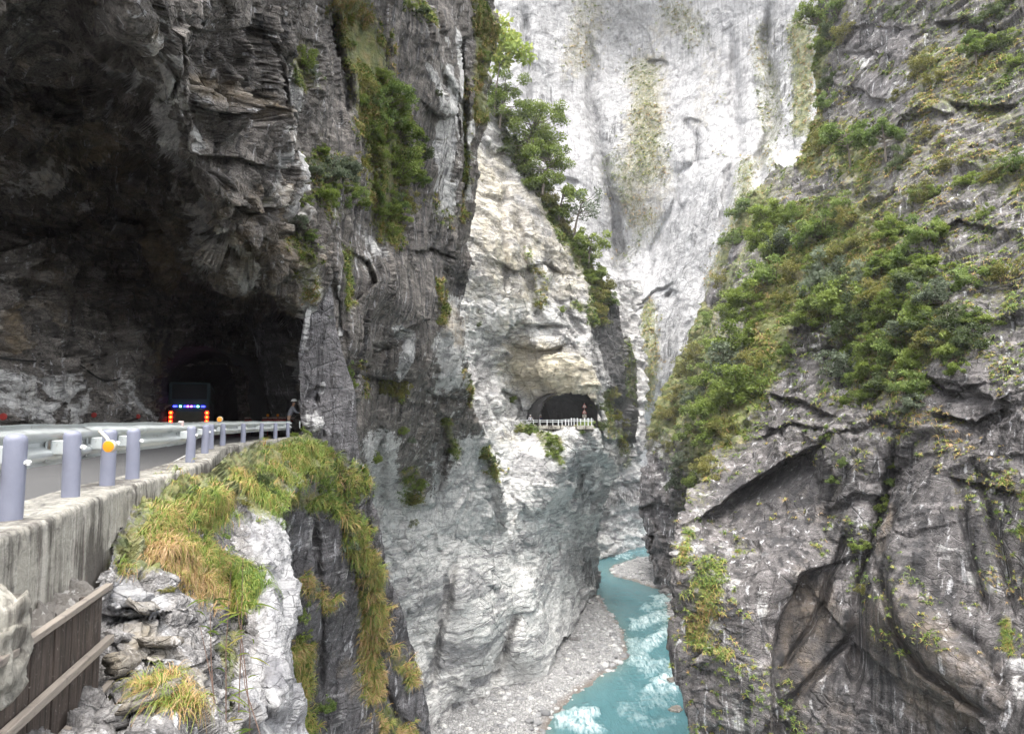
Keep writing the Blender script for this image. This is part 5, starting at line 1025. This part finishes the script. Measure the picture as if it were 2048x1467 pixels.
def leaves(centres, radii, n, size, seed, droop=.2):
    """leaf rhombs scattered through clumps -> verts, quads, tint"""
    r = np.random.default_rng(seed); centres = np.array(centres); radii = np.array(radii)
    w_ = radii ** 2; k = r.choice(len(centres), n, p=w_ / w_.sum())
    d = r.normal(size=(n, 3)); d /= np.linalg.norm(d, axis=1, keepdims=True); rad = r.random(n) ** .38
    p = centres[k] + d * (radii[k] * rad)[:, None] * np.array([1, 1, .72])
    a = r.normal(size=(n, 3)) + d * .6; a[:, 2] -= droop; a /= np.linalg.norm(a, axis=1, keepdims=True)
    b = np.cross(a, r.normal(size=(n, 3)) + np.array([0, 0, 1.5])); b /= np.linalg.norm(b, axis=1, keepdims=True) + 1e-9
    s_ = size * (.6 + .8 * r.random(n))[:, None]
    v = np.stack([p, p + a * s_ * .5 + b * s_ * .28, p + a * s_, p + a * s_ * .5 - b * s_ * .28], 1).reshape(-1, 3)
    f = np.arange(4 * n).reshape(n, 4)
    t_ = np.clip(.18 + .45 * r.random(n) + .22 * r.random(len(centres))[k] + .12 * d[:, 2], 0, 1)
    return v, f, np.repeat(t_, 4)

def leaf_obj(name, v, f, tnt, mat, parent=None):
    me = np_mesh(name, v, f); attr(me, 'tint', tnt); return link(name, me, mat, parent)

def clumps(seed, n, flat=.75, low=-.4):
    r = np.random.default_rng(seed); c = []; 
    sp_ = r.uniform(.35, .65, 3)
    while len(c) < n:
        p = r.normal(size=3) * sp_ * np.array([1, .8, flat])
        if np.linalg.norm(p) < .95 and p[2] > low: c.append(p)
    return np.array(c), .09 + .17 * r.random(n) ** 1.5

def stems(cl, r0, seed, base=(0, .35, -.5)):
    q = MB(); rr = random.Random(seed)
    for c in cl[::2]:
        b = Vector(base); e = Vector(tuple(c)); m = b.lerp(e, .5) + Vector((rr.uniform(-.08, .08), rr.uniform(-.08, .08), -.06)); q.tube([b, m, e], [r0, r0 * .6, r0 * .25], 5)
    return q
SHRUB = {}
def shrub_proto(kind, var):
    key = (kind, var)
    if key not in SHRUB:
        c, r_ = clumps(40 + var * 7, 28 + var * 4, .85); n = {'green': 3400, 'bright': 3000, 'dark': 3600, 'silver': 2500, 'olive': 2400, 'yellow': 900}[kind]
        v, f, t_ = leaves(c, r_, n, {'silver': .11, 'dark': .085, 'olive': .085}.get(kind, .095), 90 + var)
        me = np_mesh('foliage', v, f); attr(me, 'tint', t_); me.materials.append(M_LEAF[kind])
        q = stems(c, .022, var); sm = bpy.data.meshes.new('stem'); sm.from_pydata([tuple(x) for x in q.v], [], q.f); sm.update(); sm.materials.append(M_BARK)
        SHRUB[key] = (me, sm)
    return SHRUB[key]
def shrub(layer, px, py, rpx, kind, label, group, name='shrub', out=.35):
    P_, N_ = on(layer, px, py); P_ = np.array(P_); d_ = P_[1]; R = rpx * d_ / F
    n_ = np.array([N_[0], N_[1], 0]); n_ /= np.linalg.norm(n_) + 1e-9
    if n_ @ np.array([P_[0], P_[1], 0]) > 0: n_ = -n_
    c = P_ + n_ * R * out
    fm, sm = shrub_proto(kind, random.randrange(5))
    root = empty(name, c); tag(root, label, 'shrub', group)
    root.rotation_euler = (random.uniform(-.2, .2), random.uniform(-.3, .3), math.atan2(n_[1], n_[0]) + math.pi / 2 + random.uniform(-.5, .5))
    s_ = R * 1.35; root.scale = (s_ * random.uniform(.75, 1.35), s_, s_ * random.uniform(.65, 1.2))
    for nm, me in (('foliage', fm), ('stem', sm)):
        o = bpy.data.objects.new(nm, me); COL.objects.link(o); o.parent = root
    return root

def tree(layer, px, py, hpx, wpx, kind, label, lean=(0, 0), n=5200, dens=26, name='tree', leaf=.05, group=None, dpush=0):
    """trunk foot at the pixel; height and crown width in photo pixels"""
    if layer == 'cliff_middle' and kind != 'yellow': wpx *= 1.35; hpx *= 1.15
    P_, N_ = on(layer, px, py); P_ = np.array(P_); P_[1] += dpush; d_ = P_[1]; H = hpx * d_ / F; Wd = wpx * d_ / F
    root = empty(name, P_); tag(root, label, 'tree', group); rr = random.Random(int(px)); r = np.random.default_rng(int(px) + 3)
    cx = lean[0] * d_ / F
    cl = []; q = MB(); tr = [Vector((0, 0, -.3)), Vector((cx * .25, -.1, H * .3)), Vector((cx * .6, -.2, H * .55)), Vector((cx, -.2, H * .8))]
    r0 = max(.07, H * (.028 if kind != 'yellow' else .011)); q.tube(tr, [r0, r0 * .8, r0 * .55, r0 * .3], 8)
    for k in range(dens):
        a = rr.uniform(0, 6.28); u = rr.random() ** .5; z = rr.uniform(.14 if layer == 'cliff_middle' and kind == 'green' else .42, 1.)
        e = Vector((cx * min(1, z + .1) + math.cos(a) * u * Wd * .5 * (1.15 - .6 * abs(z - .65) / .35 * .6), math.sin(a) * u * Wd * .42, H * z)); cl.append(e[:])
        st = tr[1].lerp(tr[3], min(1, max(0, (z - .35) / .7))); m = st.lerp(e, .55) + Vector((0, 0, -.04 * H)); q.tube([st, m, e], [r0 * .4, r0 * .22, r0 * .08], 5)
    rad = np.array([rr.uniform(.10, .19) for _ in cl]) * max(Wd, H * .7)
    q.build('trunk', M_BARK, root, smooth=True)
    v, f, t_ = leaves(cl, rad * (.8 if kind != 'yellow' else .9), n, leaf * max(Wd, H) , int(px)); leaf_obj('crown', v, f, t_, M_LEAF[kind], root)
    return root

# --- ridge of the middle cliff
tree('cliff_middle', 990, 240, 200, 95, 'yellow', 'slender tree with sparse yellow green leaves at the top of the middle ridge', (20, 0), 1300, 14, leaf=.055, dpush=-2)
tree('cliff_middle', 1000, 258, 84, 76, 'green', 'rounded green tree, uppermost dense crown on the middle ridge', (12, 0), 11000, 40, leaf=.034, dpush=-1)
tree('cliff_middle', 1048, 336, 104, 96, 'green', 'wide dark green tree below the rounded one on the middle ridge', (24, 0), 13000, 46, leaf=.032, dpush=-2)
tree('cliff_middle', 1084, 392, 92, 80, 'green', 'dark umbrella shaped tree halfway down the middle ridge', (20, 0), 9000, 38, leaf=.036, dpush=-2)
tree('cliff_middle', 1120, 440, 76, 64, 'green', 'small green tree on the middle ridge below the dark ones', (14, 0), 3200, 20, leaf=.055, dpush=-2)
tree('cliff_middle', 1146, 478, 80, 66, 'silver', 'thin pale tree with bare twigs on the middle ridge', (18, 0), 900, 14, leaf=.05, dpush=-2)
tree('cliff_middle', 1176, 528, 60, 56, 'green', 'lowest small green tree on the middle ridge above the grassy nose', (8, 0), 2400, 16, leaf=.06, dpush=-2)
tree('cliff_right', 1942, 142, 74, 62, 'bright', 'bright green umbrella shaped tree high on the right cliff', (0, 0), 3600, 20, leaf=.06, dpush=-1.)
tree('cliff_right', 1692, 345, 96, 90, 'bright', 'tree with fresh green crown and pale leaning trunk below the dark overhang', (-10, 0), 4200, 24, leaf=.055, dpush=-1.5)
tree('cliff_right', 1760, 330, 86, 74, 'bright', 'fresh green tree right of the pale leaning trunk on the right cliff', (-6, 0), 4200, 24, leaf=.055, dpush=-1.5)
tree('cliff_left', 770, 300, 130, 110, 'bright', 'light green bushy tree hanging from the near cliff above the overhang', (10, 0), 11000, 44, leaf=.03, dpush=-1)
tree('cliff_left', 846, 345, 62, 60, 'dark', 'small dark leaved tree jutting from the near cliff beside the light green one', (4, 0), 3200, 20, leaf=.06, dpush=-1)

# --- shrubs on the right cliff, the near cliff and the ridges
ZL = {
 'R1': ('cliff_right', 'shrub on the upper right cliff among grey slabs', 'shrubs on the upper right cliff'),
 'R2': ('cliff_right', 'shrub in the dense green belt across the right cliff', 'shrubs in the green belt'),
 'R3': ('slope_far', 'shrub on the sloping green edge above the narrows', 'shrubs above the narrows'),
 'R4': ('cliff_right', 'small plant on the wet dark lower right cliff', 'plants on the lower right cliff'),
 'L1': ('cliff_left', 'shrub clinging to the near left cliff face', 'shrubs on the near cliff'),
 'M1': ('cliff_middle', 'shrub on the crest of the middle cliff', 'shrubs on the middle ridge'),
 'M2': ('cliff_middle', 'shrub on the marble face around the far road', 'shrubs around the far road'),
 'G1': ('cliff_foreground', 'leafy weed in the grass mound beside the parapet', 'weeds in the grass mound'),
 'F1': ('slope_near', 'shrub on the grassy slab beside the near road', 'shrubs on the near slab')}
SP = {'R1': [(1620, 30, 30, 'green'), (1682, 18, 26, 'bright'), (1655, 90, 26, 'green'), (1664, 165, 20, 'dark'), (1660, 205, 22, 'bright'), (1790, 30, 18, 'dark'), (1990, 30, 30, 'dark'), (2015, 95, 30, 'dark'), (1990, 90, 30, 'green'), (1850, 130, 30, 'olive'), (1870, 160, 24, 'olive'), (2030, 130, 24, 'green'),
   (1805, 325, 26, 'dark'), (1650, 290, 30, 'olive'), (1690, 410, 30, 'bright'), (1930, 370, 24, 'green'), (1900, 330, 22, 'olive'), (2030, 330, 26, 'bright'), (1990, 350, 22, 'olive'), (1800, 190, 16, 'olive'), (1860, 270, 20, 'olive'), (1850, 390, 24, 'olive'), (1870, 385, 18, 'green'), (1975, 430, 16, 'green'), (2010, 545, 30, 'olive'), (1990, 540, 22, 'green'), (1665, 60, 20, 'dark'), (1700, 60, 26, 'olive'), (1840, 390, 20, 'bright')],
 'R2': [(1525, 410, 36, 'green'), (1505, 440, 36, 'green'), (1640, 470, 42, 'bright'), (1585, 480, 34, 'silver'), (1560, 500, 30, 'dark'), (1665, 560, 48, 'silver'), (1730, 480, 32, 'olive'), (1850, 490, 46, 'bright'), (1880, 470, 34, 'green'), (1935, 560, 30, 'bright'), (1540, 560, 44, 'bright'), (1505, 600, 40, 'green'), (1540, 640, 36, 'green'), (1700, 600, 48, 'green'),
   (1760, 590, 40, 'olive'), (1720, 640, 40, 'dark'), (1775, 640, 36, 'green'), (1685, 665, 34, 'silver'), (1875, 600, 34, 'silver'), (1900, 645, 42, 'dark'), (1945, 680, 36, 'dark'), (1905, 700, 34, 'green'), (1835, 560, 40, 'dark'), (1820, 520, 34, 'bright'), (1490, 680, 44, 'green'), (1470, 720, 38, 'silver'), (1485, 770, 46, 'green'), (1455, 800, 38, 'green'),
   (1510, 730, 34, 'olive'), (1800, 700, 38, 'bright'), (1835, 720, 34, 'green'), (1780, 760, 34, 'dark'), (1745, 740, 30, 'green'), (1820, 775, 34, 'bright'), (1705, 760, 18, 'bright'), (1860, 760, 30, 'green'), (1745, 790, 26, 'green'), (1830, 805, 26, 'silver'), (1600, 540, 30, 'olive'), (1620, 600, 30, 'olive'), (1580, 700, 18, 'bright'), (1640, 530, 26, 'green'),
   (1780, 530, 36, 'green'), (1800, 610, 38, 'green'), (1840, 640, 36, 'green'), (1870, 680, 34, 'olive'), (1760, 690, 36, 'green'), (1720, 700, 34, 'green'), (1850, 540, 40, 'green'), (1700, 440, 26, 'olive'), (1600, 430, 26, 'bright'), (1790, 470, 30, 'green'), (1960, 640, 24, 'green'), (1920, 740, 26, 'green'), (1680, 510, 30, 'olive'), (1580, 600, 26, 'olive'), (1570, 440, 30, 'green'), (1540, 480, 34, 'green'), (1650, 620, 24, 'olive'),
   (1430, 870, 34, 'green'), (1450, 850, 30, 'olive'), (1420, 930, 26, 'olive'), (1850, 600, 30, 'bright'), (1740, 560, 34, 'silver'), (1810, 660, 30, 'silver')],
 'R3': [(1420, 820, 32, 'green'), (1400, 800, 28, 'silver'), (1420, 760, 32, 'green'), (1360, 790, 26, 'olive'), (1385, 870, 28, 'green'), (1370, 920, 20, 'silver'), (1360, 965, 20, 'silver'), (1340, 830, 22, 'olive'), (1440, 690, 28, 'green'), (1400, 700, 24, 'olive'), (1470, 620, 26, 'green'), (1450, 560, 20, 'olive'), (1475, 480, 26, 'bright'), (1500, 420, 30, 'bright'), (1380, 740, 24, 'olive'), (1320, 870, 16, 'olive'), (1395, 960, 20, 'green'), (1350, 890, 18, 'olive'), (1430, 640, 22, 'bright')],
 'R4': [(1690, 925, 12, 'bright'), (1670, 960, 12, 'bright'), (1790, 965, 14, 'bright'), (1760, 1010, 18, 'green'), (1745, 1060, 10, 'bright'), (1700, 800, 16, 'green'), (1720, 1090, 16, 'green'), (1790, 930, 12, 'green'), (1660, 870, 14, 'bright'), (1730, 1180, 14, 'olive')],
 'L1': [(790, 205, 30, 'green'), (745, 235, 32, 'bright'), (765, 195, 26, 'green'), (800, 260, 34, 'green'), (790, 330, 34, 'green'), (650, 345, 34, 'silver'), (680, 335, 30, 'silver'), (625, 350, 26, 'silver'), (640, 390, 26, 'green'), (600, 405, 18, 'green'), (740, 200, 28, 'bright'), (608, 120, 22, 'green'), (618, 150, 18, 'silver'), (610, 470, 18, 'bright'), (872, 188, 10, 'dark'), (835, 25, 18, 'dark'), (815, 12, 16, 'green'), (965, 115, 14, 'green'), (960, 150, 12, 'olive'), (715, 330, 24, 'olive'), (750, 400, 24, 'bright'), (690, 380, 22, 'green'),
   (640, 630, 14, 'silver'), (655, 650, 10, 'bright'), (745, 915, 14, 'green'), (830, 970, 18, 'green'), (822, 1000, 20, 'olive'), (812, 1045, 18, 'olive'), (790, 780, 24, 'olive'), (760, 775, 18, 'olive'), (990, 915, 16, 'dark'), (960, 910, 14, 'olive'), (985, 940, 12, 'olive'), (800, 860, 12, 'green'), (818, 880, 10, 'silver'), (720, 170, 24, 'olive'), (760, 150, 20, 'green'), (775, 430, 18, 'olive'), (600, 440, 14, 'silver'), (640, 300, 16, 'green'), (960, 60, 14, 'olive'), (690, 740, 14, 'bright'), (700, 770, 12, 'green')],
 'M1': [(1005, 300, 18, 'dark'), (1030, 320, 18, 'green'), (1060, 370, 22, 'green'), (1090, 400, 22, 'olive'), (1110, 430, 22, 'green'), (1130, 455, 20, 'olive'), (1150, 490, 22, 'green'), (1165, 515, 20, 'bright'), (1185, 545, 22, 'green'), (1200, 570, 22, 'olive'), (1210, 600, 20, 'bright'), (1190, 590, 18, 'olive'), (1195, 620, 14, 'olive'), (1000, 240, 20, 'green'), (985, 200, 16, 'dark'), (1175, 560, 16, 'green')],
 'M2': [(1250, 700, 12, 'olive'), (1222, 790, 14, 'olive'), (1228, 830, 14, 'olive'), (1105, 880, 18, 'green'), (1110, 905, 16, 'green'), (1195, 815, 14, 'dark'), (1200, 850, 12, 'dark'), (1170, 855, 14, 'bright'), (1060, 865, 12, 'bright'), (1030, 860, 10, 'olive'), (1180, 640, 12, 'dark'), (1120, 620, 8, 'green'), (955, 650, 8, 'dark'), (1020, 800, 10, 'green'), (1080, 610, 12, 'olive'), (1075, 545, 12, 'olive'), (1240, 885, 14, 'olive'), (1245, 850, 12, 'olive')],
 'F1': [(640, 900, 16, 'green'), (670, 935, 14, 'olive'), (690, 960, 12, 'bright'), (760, 1290, 16, 'olive'), (620, 1180, 12, 'silver'), (730, 1220, 16, 'green'), (745, 1330, 14, 'bright'), (700, 1085, 22, 'silver'), (720, 1075, 16, 'green'), (600, 1230, 18, 'bright'), (604, 1270, 14, 'green'), (735, 1135, 22, 'olive'), (602, 1320, 16, 'green'), (620, 895, 18, 'green'), (600, 870, 14, 'green'), (645, 1410, 18, 'bright')]}
KIND = {'green': 'mid green', 'bright': 'fresh light green', 'dark': 'very dark green', 'silver': 'silvery grey leaved', 'olive': 'olive brown'}
random.seed(5)
SP['G1'] = [(520, 958, 16, 'dark'), (532, 985, 14, 'dark'), (470, 970, 12, 'green'), (420, 1010, 14, 'green'), (560, 930, 12, 'silver'), (600, 900, 12, 'green'), (380, 1035, 14, 'bright'), (345, 1075, 13, 'olive'), (300, 1090, 12, 'green'), (330, 1180, 14, 'olive'), (440, 1080, 14, 'bright'), (490, 1010, 12, 'olive')]
rq = random.Random(77)
R2P = [(1500, 520), (1600, 400), (1700, 430), (1860, 450), (1960, 560), (1970, 700), (1880, 800), (1800, 830), (1720, 760), (1640, 690), (1560, 640), (1500, 760), (1440, 850), (1430, 780)]
while len(SP['R2']) < 92:
    x_, y_ = rq.uniform(1430, 1970), rq.uniform(400, 840)
    if inpoly(np.array(x_), np.array(y_), R2P): SP['R2'].append((x_, y_, rq.uniform(20, 36), rq.choice(['green', 'green', 'olive', 'bright', 'silver', 'dark', 'green'])))
while len(SP['L1']) < 84:
    x_, y_ = rq.uniform(640, 860), rq.uniform(120, 480)
    if inpoly(np.array(x_), np.array(y_), [(690, 120), (770, 150), (810, 240), (850, 320), (800, 470), (740, 470), (640, 400), (660, 330), (730, 300), (700, 200)]): SP['L1'].append((x_, y_, rq.uniform(12, 26), rq.choice(['green', 'bright', 'olive', 'green'])))
for z, lst in SP.items():
    lay, lab, grp = ZL[z]
    for (x, y, r_, kd) in lst: shrub(lay, x, y, r_, kd, KIND[kd] + ' ' + lab, grp + ', ' + KIND[kd], 'shrub' if z != 'R4' else 'fern')

# --- grass and ground cover: real blades in tufts, far too many to count
def tuft_proto(n, seed, segs=2, width=.045, droop=1., spread=.9):
    r = np.random.default_rng(seed); vs, fs, tt = [], [], []
    for k in range(n):
        a = r.uniform(0, 2 * math.pi); o = np.array([math.cos(a), math.sin(a), 0]); L = r.uniform(.6, 1.1); up = r.uniform(.45, 1.)
        side = np.array([-o[1], o[0], 0]); b = len(vs); base = o * r.uniform(0, .12)
        tv = r.uniform(-.34, .34)
        for j in range(segs + 1):
            u = j / segs; p = base + o * (spread * L * u * (1.1 - .25 * u)) * (1.1 - up * .6) + np.array([0, 0, L * (up * u - droop * .75 * u * u)])
            w_ = width * (1 - u) + .004
            vs += [p - side * w_, p + side * w_]; tt += [tv + .1 * u] * 2
        for j in range(segs): fs.append([b + 2 * j, b + 2 * j + 1, b + 2 * j + 3, b + 2 * j + 2])
    return np.array(vs), np.array(fs), np.array(tt)
def grow(name, layer, n, size_px, label, thr=.35, segs=2, blades=16, width=.05, seed=0, tint=.45, tvar=.3, box=None, droop=1., out=.0, zones=(), patch=True, keep=None, wl=None, lim=(.5, 1.2), cat='grass'):
    L = LAY[layer]; r = np.random.default_rng(seed + 77); pl, pr, pt = L['pads']
    M_ = L['moss'].copy(); M_[:, :pl] = 0
    if pr: M_[:, -pr:] = 0
    if pt: M_[:pt] = 0
    mk = np.clip((M_ - thr) / (1 - thr), 0, 1) ** 1.3 + .04 * (M_ > thr * .66)
    nz = fbm(L['P'] / (wl or size_px * .12), 3, seed + 800)
    if n > 200 and patch: mk = mk * np.clip((nz + .18) * 3 + fbm(L['P'] / ((wl or size_px * .12) * .28), 3, seed + 801) * 1.2, 0, 1)
    if box is not None: mk = mk * (L['X'] > box[0]) * (L['X'] < box[2]) * (L['Y'] > box[1]) * (L['Y'] < box[3])
    if keep: mk = mk * (inpoly(L['X'], L['Y'], keep) + .02)
    p_ = mk.ravel(); p_ = p_ / p_.sum(); id_ = r.choice(p_.size, n, p=p_)
    P_ = L['P'].reshape(-1, 3)[id_]; N_ = L['N'].reshape(-1, 3)[id_].copy()
    fl = (N_ * P_).sum(1) > 0; N_[fl] *= -1
    yaw = np.arctan2(N_[:, 1], N_[:, 0]) + r.uniform(-.9, .9, n)
    s_ = size_px * P_[:, 1] / F * (lim[0] + (lim[1] - lim[0]) * r.random(n) ** 1.5)
    vs, fs, tt, off = [], [], [], 0; K = 6
    tone = tint + tvar * fbm(P_ / (size_px * .25 * P_[:, 1:2] / 60.), 3, seed + 850) * 1.4 + r.uniform(-.22, .22, n)
    if zones: tone = tone + paint(L['X'].ravel()[id_], L['Y'].ravel()[id_], 0., zones)
    for k in range(K):
        pv, pf, pt_ = tuft_proto(blades, seed + k, segs, width, droop); m = np.arange(n) % K == k
        # lean the tuft outwards from the rock
        R = yawrot(yaw[m]); tl = np.clip(1.1 - np.abs(N_[m, 2]), .2, 1.) * .75; c_, s2 = np.cos(tl), np.sin(tl)
        T = np.zeros((m.sum(), 3, 3)); T[:, 0, 0] = c_; T[:, 0, 2] = s2; T[:, 2, 0] = -s2; T[:, 2, 2] = c_; T[:, 1, 1] = 1
        a, b = merge_inst(pv, pf, P_[m] + N_[m] * out, s_[m], np.einsum('nij,njk->nik', R, T)); vs.append(a); fs.append(b + off); off += len(a)
        tt.append((tone[m][:, None] + pt_[None]).ravel())
    o = leaf_obj(name, np.concatenate(vs), np.concatenate(fs), np.clip(np.concatenate(tt), 0, 1), M_GRASS); tag(o, label, cat, kind='stuff'); return o
grow('grass', 'cliff_right', 17000, 17, 'olive and straw grass tufts covering the ledges of the right cliff', thr=.3, blades=14, seed=1, tint=.4, width=.06)
grow('grass', 'slope_far', 3500, 13, 'green and brown grass on the slope above the narrows', thr=.3, blades=10, seed=2, tint=.38, width=.07)
grow('grass', 'cliff_left', 10500, 19, 'green and rusty grass hanging from the near cliff face', thr=.38, blades=18, seed=3, tint=.42, width=.04, segs=3)
grow('grass', 'cliff_middle', 3200, 12, 'yellow green grass along the crest of the middle cliff', thr=.42, blades=10, seed=4, tint=.36, width=.07)
grow('grass', 'cliff_back', 2600, 11, 'sparse yellow grass patches on the pale giant wall', thr=.3, blades=9, seed=5, tint=.5, width=.08)
grow('grass', 'slope_near', 2000, 30, 'straw and green grass tumbling down the dark slab beside the road', thr=.25, wl=2.2, blades=24, seed=6, tint=.33, width=.02, segs=3, lim=(.3, 1.2))
grow('grass', 'slope_near', 500, 46, 'long tufts on the slab', thr=.6, blades=30, seed=16, tint=.5, width=.012, segs=4)['label'] = 'long pale grass plumes standing out from the dark slab'
grow('grass', 'cliff_foreground', 5200, 62, 'lush green and brown grass mound beside the concrete parapet', thr=.22, blades=26, seed=7, tint=.27, tvar=.3, wl=1.3, width=.010, segs=4, droop=1.25, box=(210, 860, 650, 1210), lim=(.2, 1.), keep=[(238, 1120), (300, 1040), (350, 1008), (430, 976), (470, 945), (520, 915), (600, 893), (660, 885), (660, 1300), (200, 1300), (200, 1180)],
     zones=[([(300, 1130), (430, 1190)], 50, .36), ([(450, 1000), (480, 960)], 24, .2)])
grow('dry_grass', 'cliff_foreground', 90, 110, 'orange dry grass clumps at the bottom edge below the tan slab', thr=.3, blades=40, seed=8, tint=.8, tvar=.15, width=.004, segs=4, box=(240, 1340, 380, 1467), lim=(.5, 1.1))
# thin bare stems standing in front of the white rock
q = MB(); rr = random.Random(3)
for (x0_, y0_, x1_, y1_, d_) in ((452, 1467, 462, 1140, 6.6), (476, 1467, 486, 1110, 7.0), (430, 1440, 420, 1200, 6.6), (500, 1430, 470, 1180, 7.0), (440, 1467, 400, 1250, 6.2), (520, 1467, 480, 1290, 6.8)):
    p0, p1 = V(x0_, y0_, d_), V(x1_, y1_, d_ + .5); m = p0.lerp(p1, .5) + Vector((rr.uniform(-.05, .05), 0, 0)); q.tube([p0 - Vector((0, 0, .5)), p0, m, p1], [.006, .006, .005, .002], 5)
st = q.build('dry_stems', plain('stem_brown', (.10, .06, .045), .8)); tag(st, 'thin bare brown stems rising before the white streaked rock', 'stems', kind='stuff')
vs_, fs_, ts_, of_ = [], [], [], 0
for k in range(46):
    x_, y_ = rr.uniform(400, 520), rr.uniform(1180, 1460); b_ = np.array(V(x_, y_, rr.uniform(6.3, 7.3))[:]); a_ = rr.uniform(-.6, 3.6); L_ = rr.uniform(.10, .28); dn = np.array([math.cos(a_), -.2, math.sin(a_) * .6]); sd_ = np.cross(dn, [0, 1, 0]); sd_ /= np.linalg.norm(sd_)
    for j in range(4):
        u = j / 3; w_ = .007 * math.sin(math.pi * min(1, u * .9 + .12)) + .001; p_ = b_ + dn * L_ * u - np.array([0, 0, .35 * L_ * u * u]); vs_ += [p_ - sd_ * w_, p_ + sd_ * w_]
    fs_ += [[of_ + 2 * j, of_ + 2 * j + 1, of_ + 2 * j + 3, of_ + 2 * j + 2] for j in range(3)]; ts_ += [rr.uniform(.2, .8)] * 8; of_ += 8
o = leaf_obj('reed_leaves', np.array(vs_), np.array(fs_), np.array(ts_), M_GRASS); tag(o, 'long green reed leaves on the thin stems at the bottom left', 'leaves', kind='stuff')

# ================================================================== CAMERA, LIGHT
cam = bpy.data.cameras.new('camera'); co = bpy.data.objects.new('camera', cam); COL.objects.link(co)
cam.sensor_width = 36; cam.lens = F / 2048 * 36; cam.clip_end = 3000; cam.clip_start = .05
co.rotation_euler = (math.pi / 2 + PITCH, 0, 0); sc.camera = co
w = bpy.data.worlds.new('World'); sc.world = w; w.use_nodes = True; nt = w.node_tree; bg = nt.nodes['Background']
sky = nt.nodes.new('ShaderNodeTexSky'); sky.sky_type = 'NISHITA'; sky.sun_disc = False
SUN_EL, SUN_AZ = math.radians(70), math.radians(172)   # azimuth clockwise from +Y
sky.sun_elevation = SUN_EL; sky.sun_rotation = SUN_AZ; sky.air_density = 1.; sky.dust_density = 3.; sky.ozone_density = 1.
hs = nt.nodes.new('ShaderNodeHueSaturation'); hs.inputs['Saturation'].default_value = .15; nt.links.new(sky.outputs[0], hs.inputs['Color']); nt.links.new(hs.outputs[0], bg.inputs[0]); bg.inputs[1].default_value = .15
sl = bpy.data.lights.new('sun', 'SUN'); sl.energy = 1.5; sl.angle = math.radians(50); sl.color = (1, .94, .84); so = bpy.data.objects.new('sun', sl); COL.objects.link(so)
dirv = Vector((math.sin(SUN_AZ) * math.cos(SUN_EL), math.cos(SUN_AZ) * math.cos(SUN_EL), math.sin(SUN_EL))); so.rotation_euler = dirv.to_track_quat('Z', 'Y').to_euler(); so.location = dirv * 50
sc.view_settings.view_transform = 'Standard'; sc.view_settings.look = 'None'; sc.view_settings.exposure = 1.84; sc.view_settings.gamma = 1
sc.cycles.use_adaptive_sampling = True; sc.cycles.adaptive_threshold = .04; sc.cycles.max_bounces = 4; sc.cycles.diffuse_bounces = 3; sc.cycles.glossy_bounces = 2; sc.cycles.transmission_bounces = 2; sc.cycles.sample_clamp_indirect = 4

hz = MB().box((60, 150, 95), (700, 520, 330)).build('haze', None); tag(hz, 'pale thin haze filling the gorge', 'haze', kind='stuff')
hm = bpy.data.materials.new('haze'); hm.use_nodes = True; hm.node_tree.nodes.clear(); ho = hm.node_tree.nodes.new('ShaderNodeOutputMaterial'); hv_ = hm.node_tree.nodes.new('ShaderNodeVolumePrincipled')
hv_.inputs['Density'].default_value = .0002; hv_.inputs['Color'].default_value = (.95, .96, 1, 1); hv_.inputs['Anisotropy'].default_value = .2
hm.node_tree.links.new(hv_.outputs[0], ho.inputs['Volume']); hz.data.materials.append(hm); sc.cycles.volume_bounces = 0; sc.cycles.volume_step_rate = 8; sc.cycles.volume_max_steps = 32
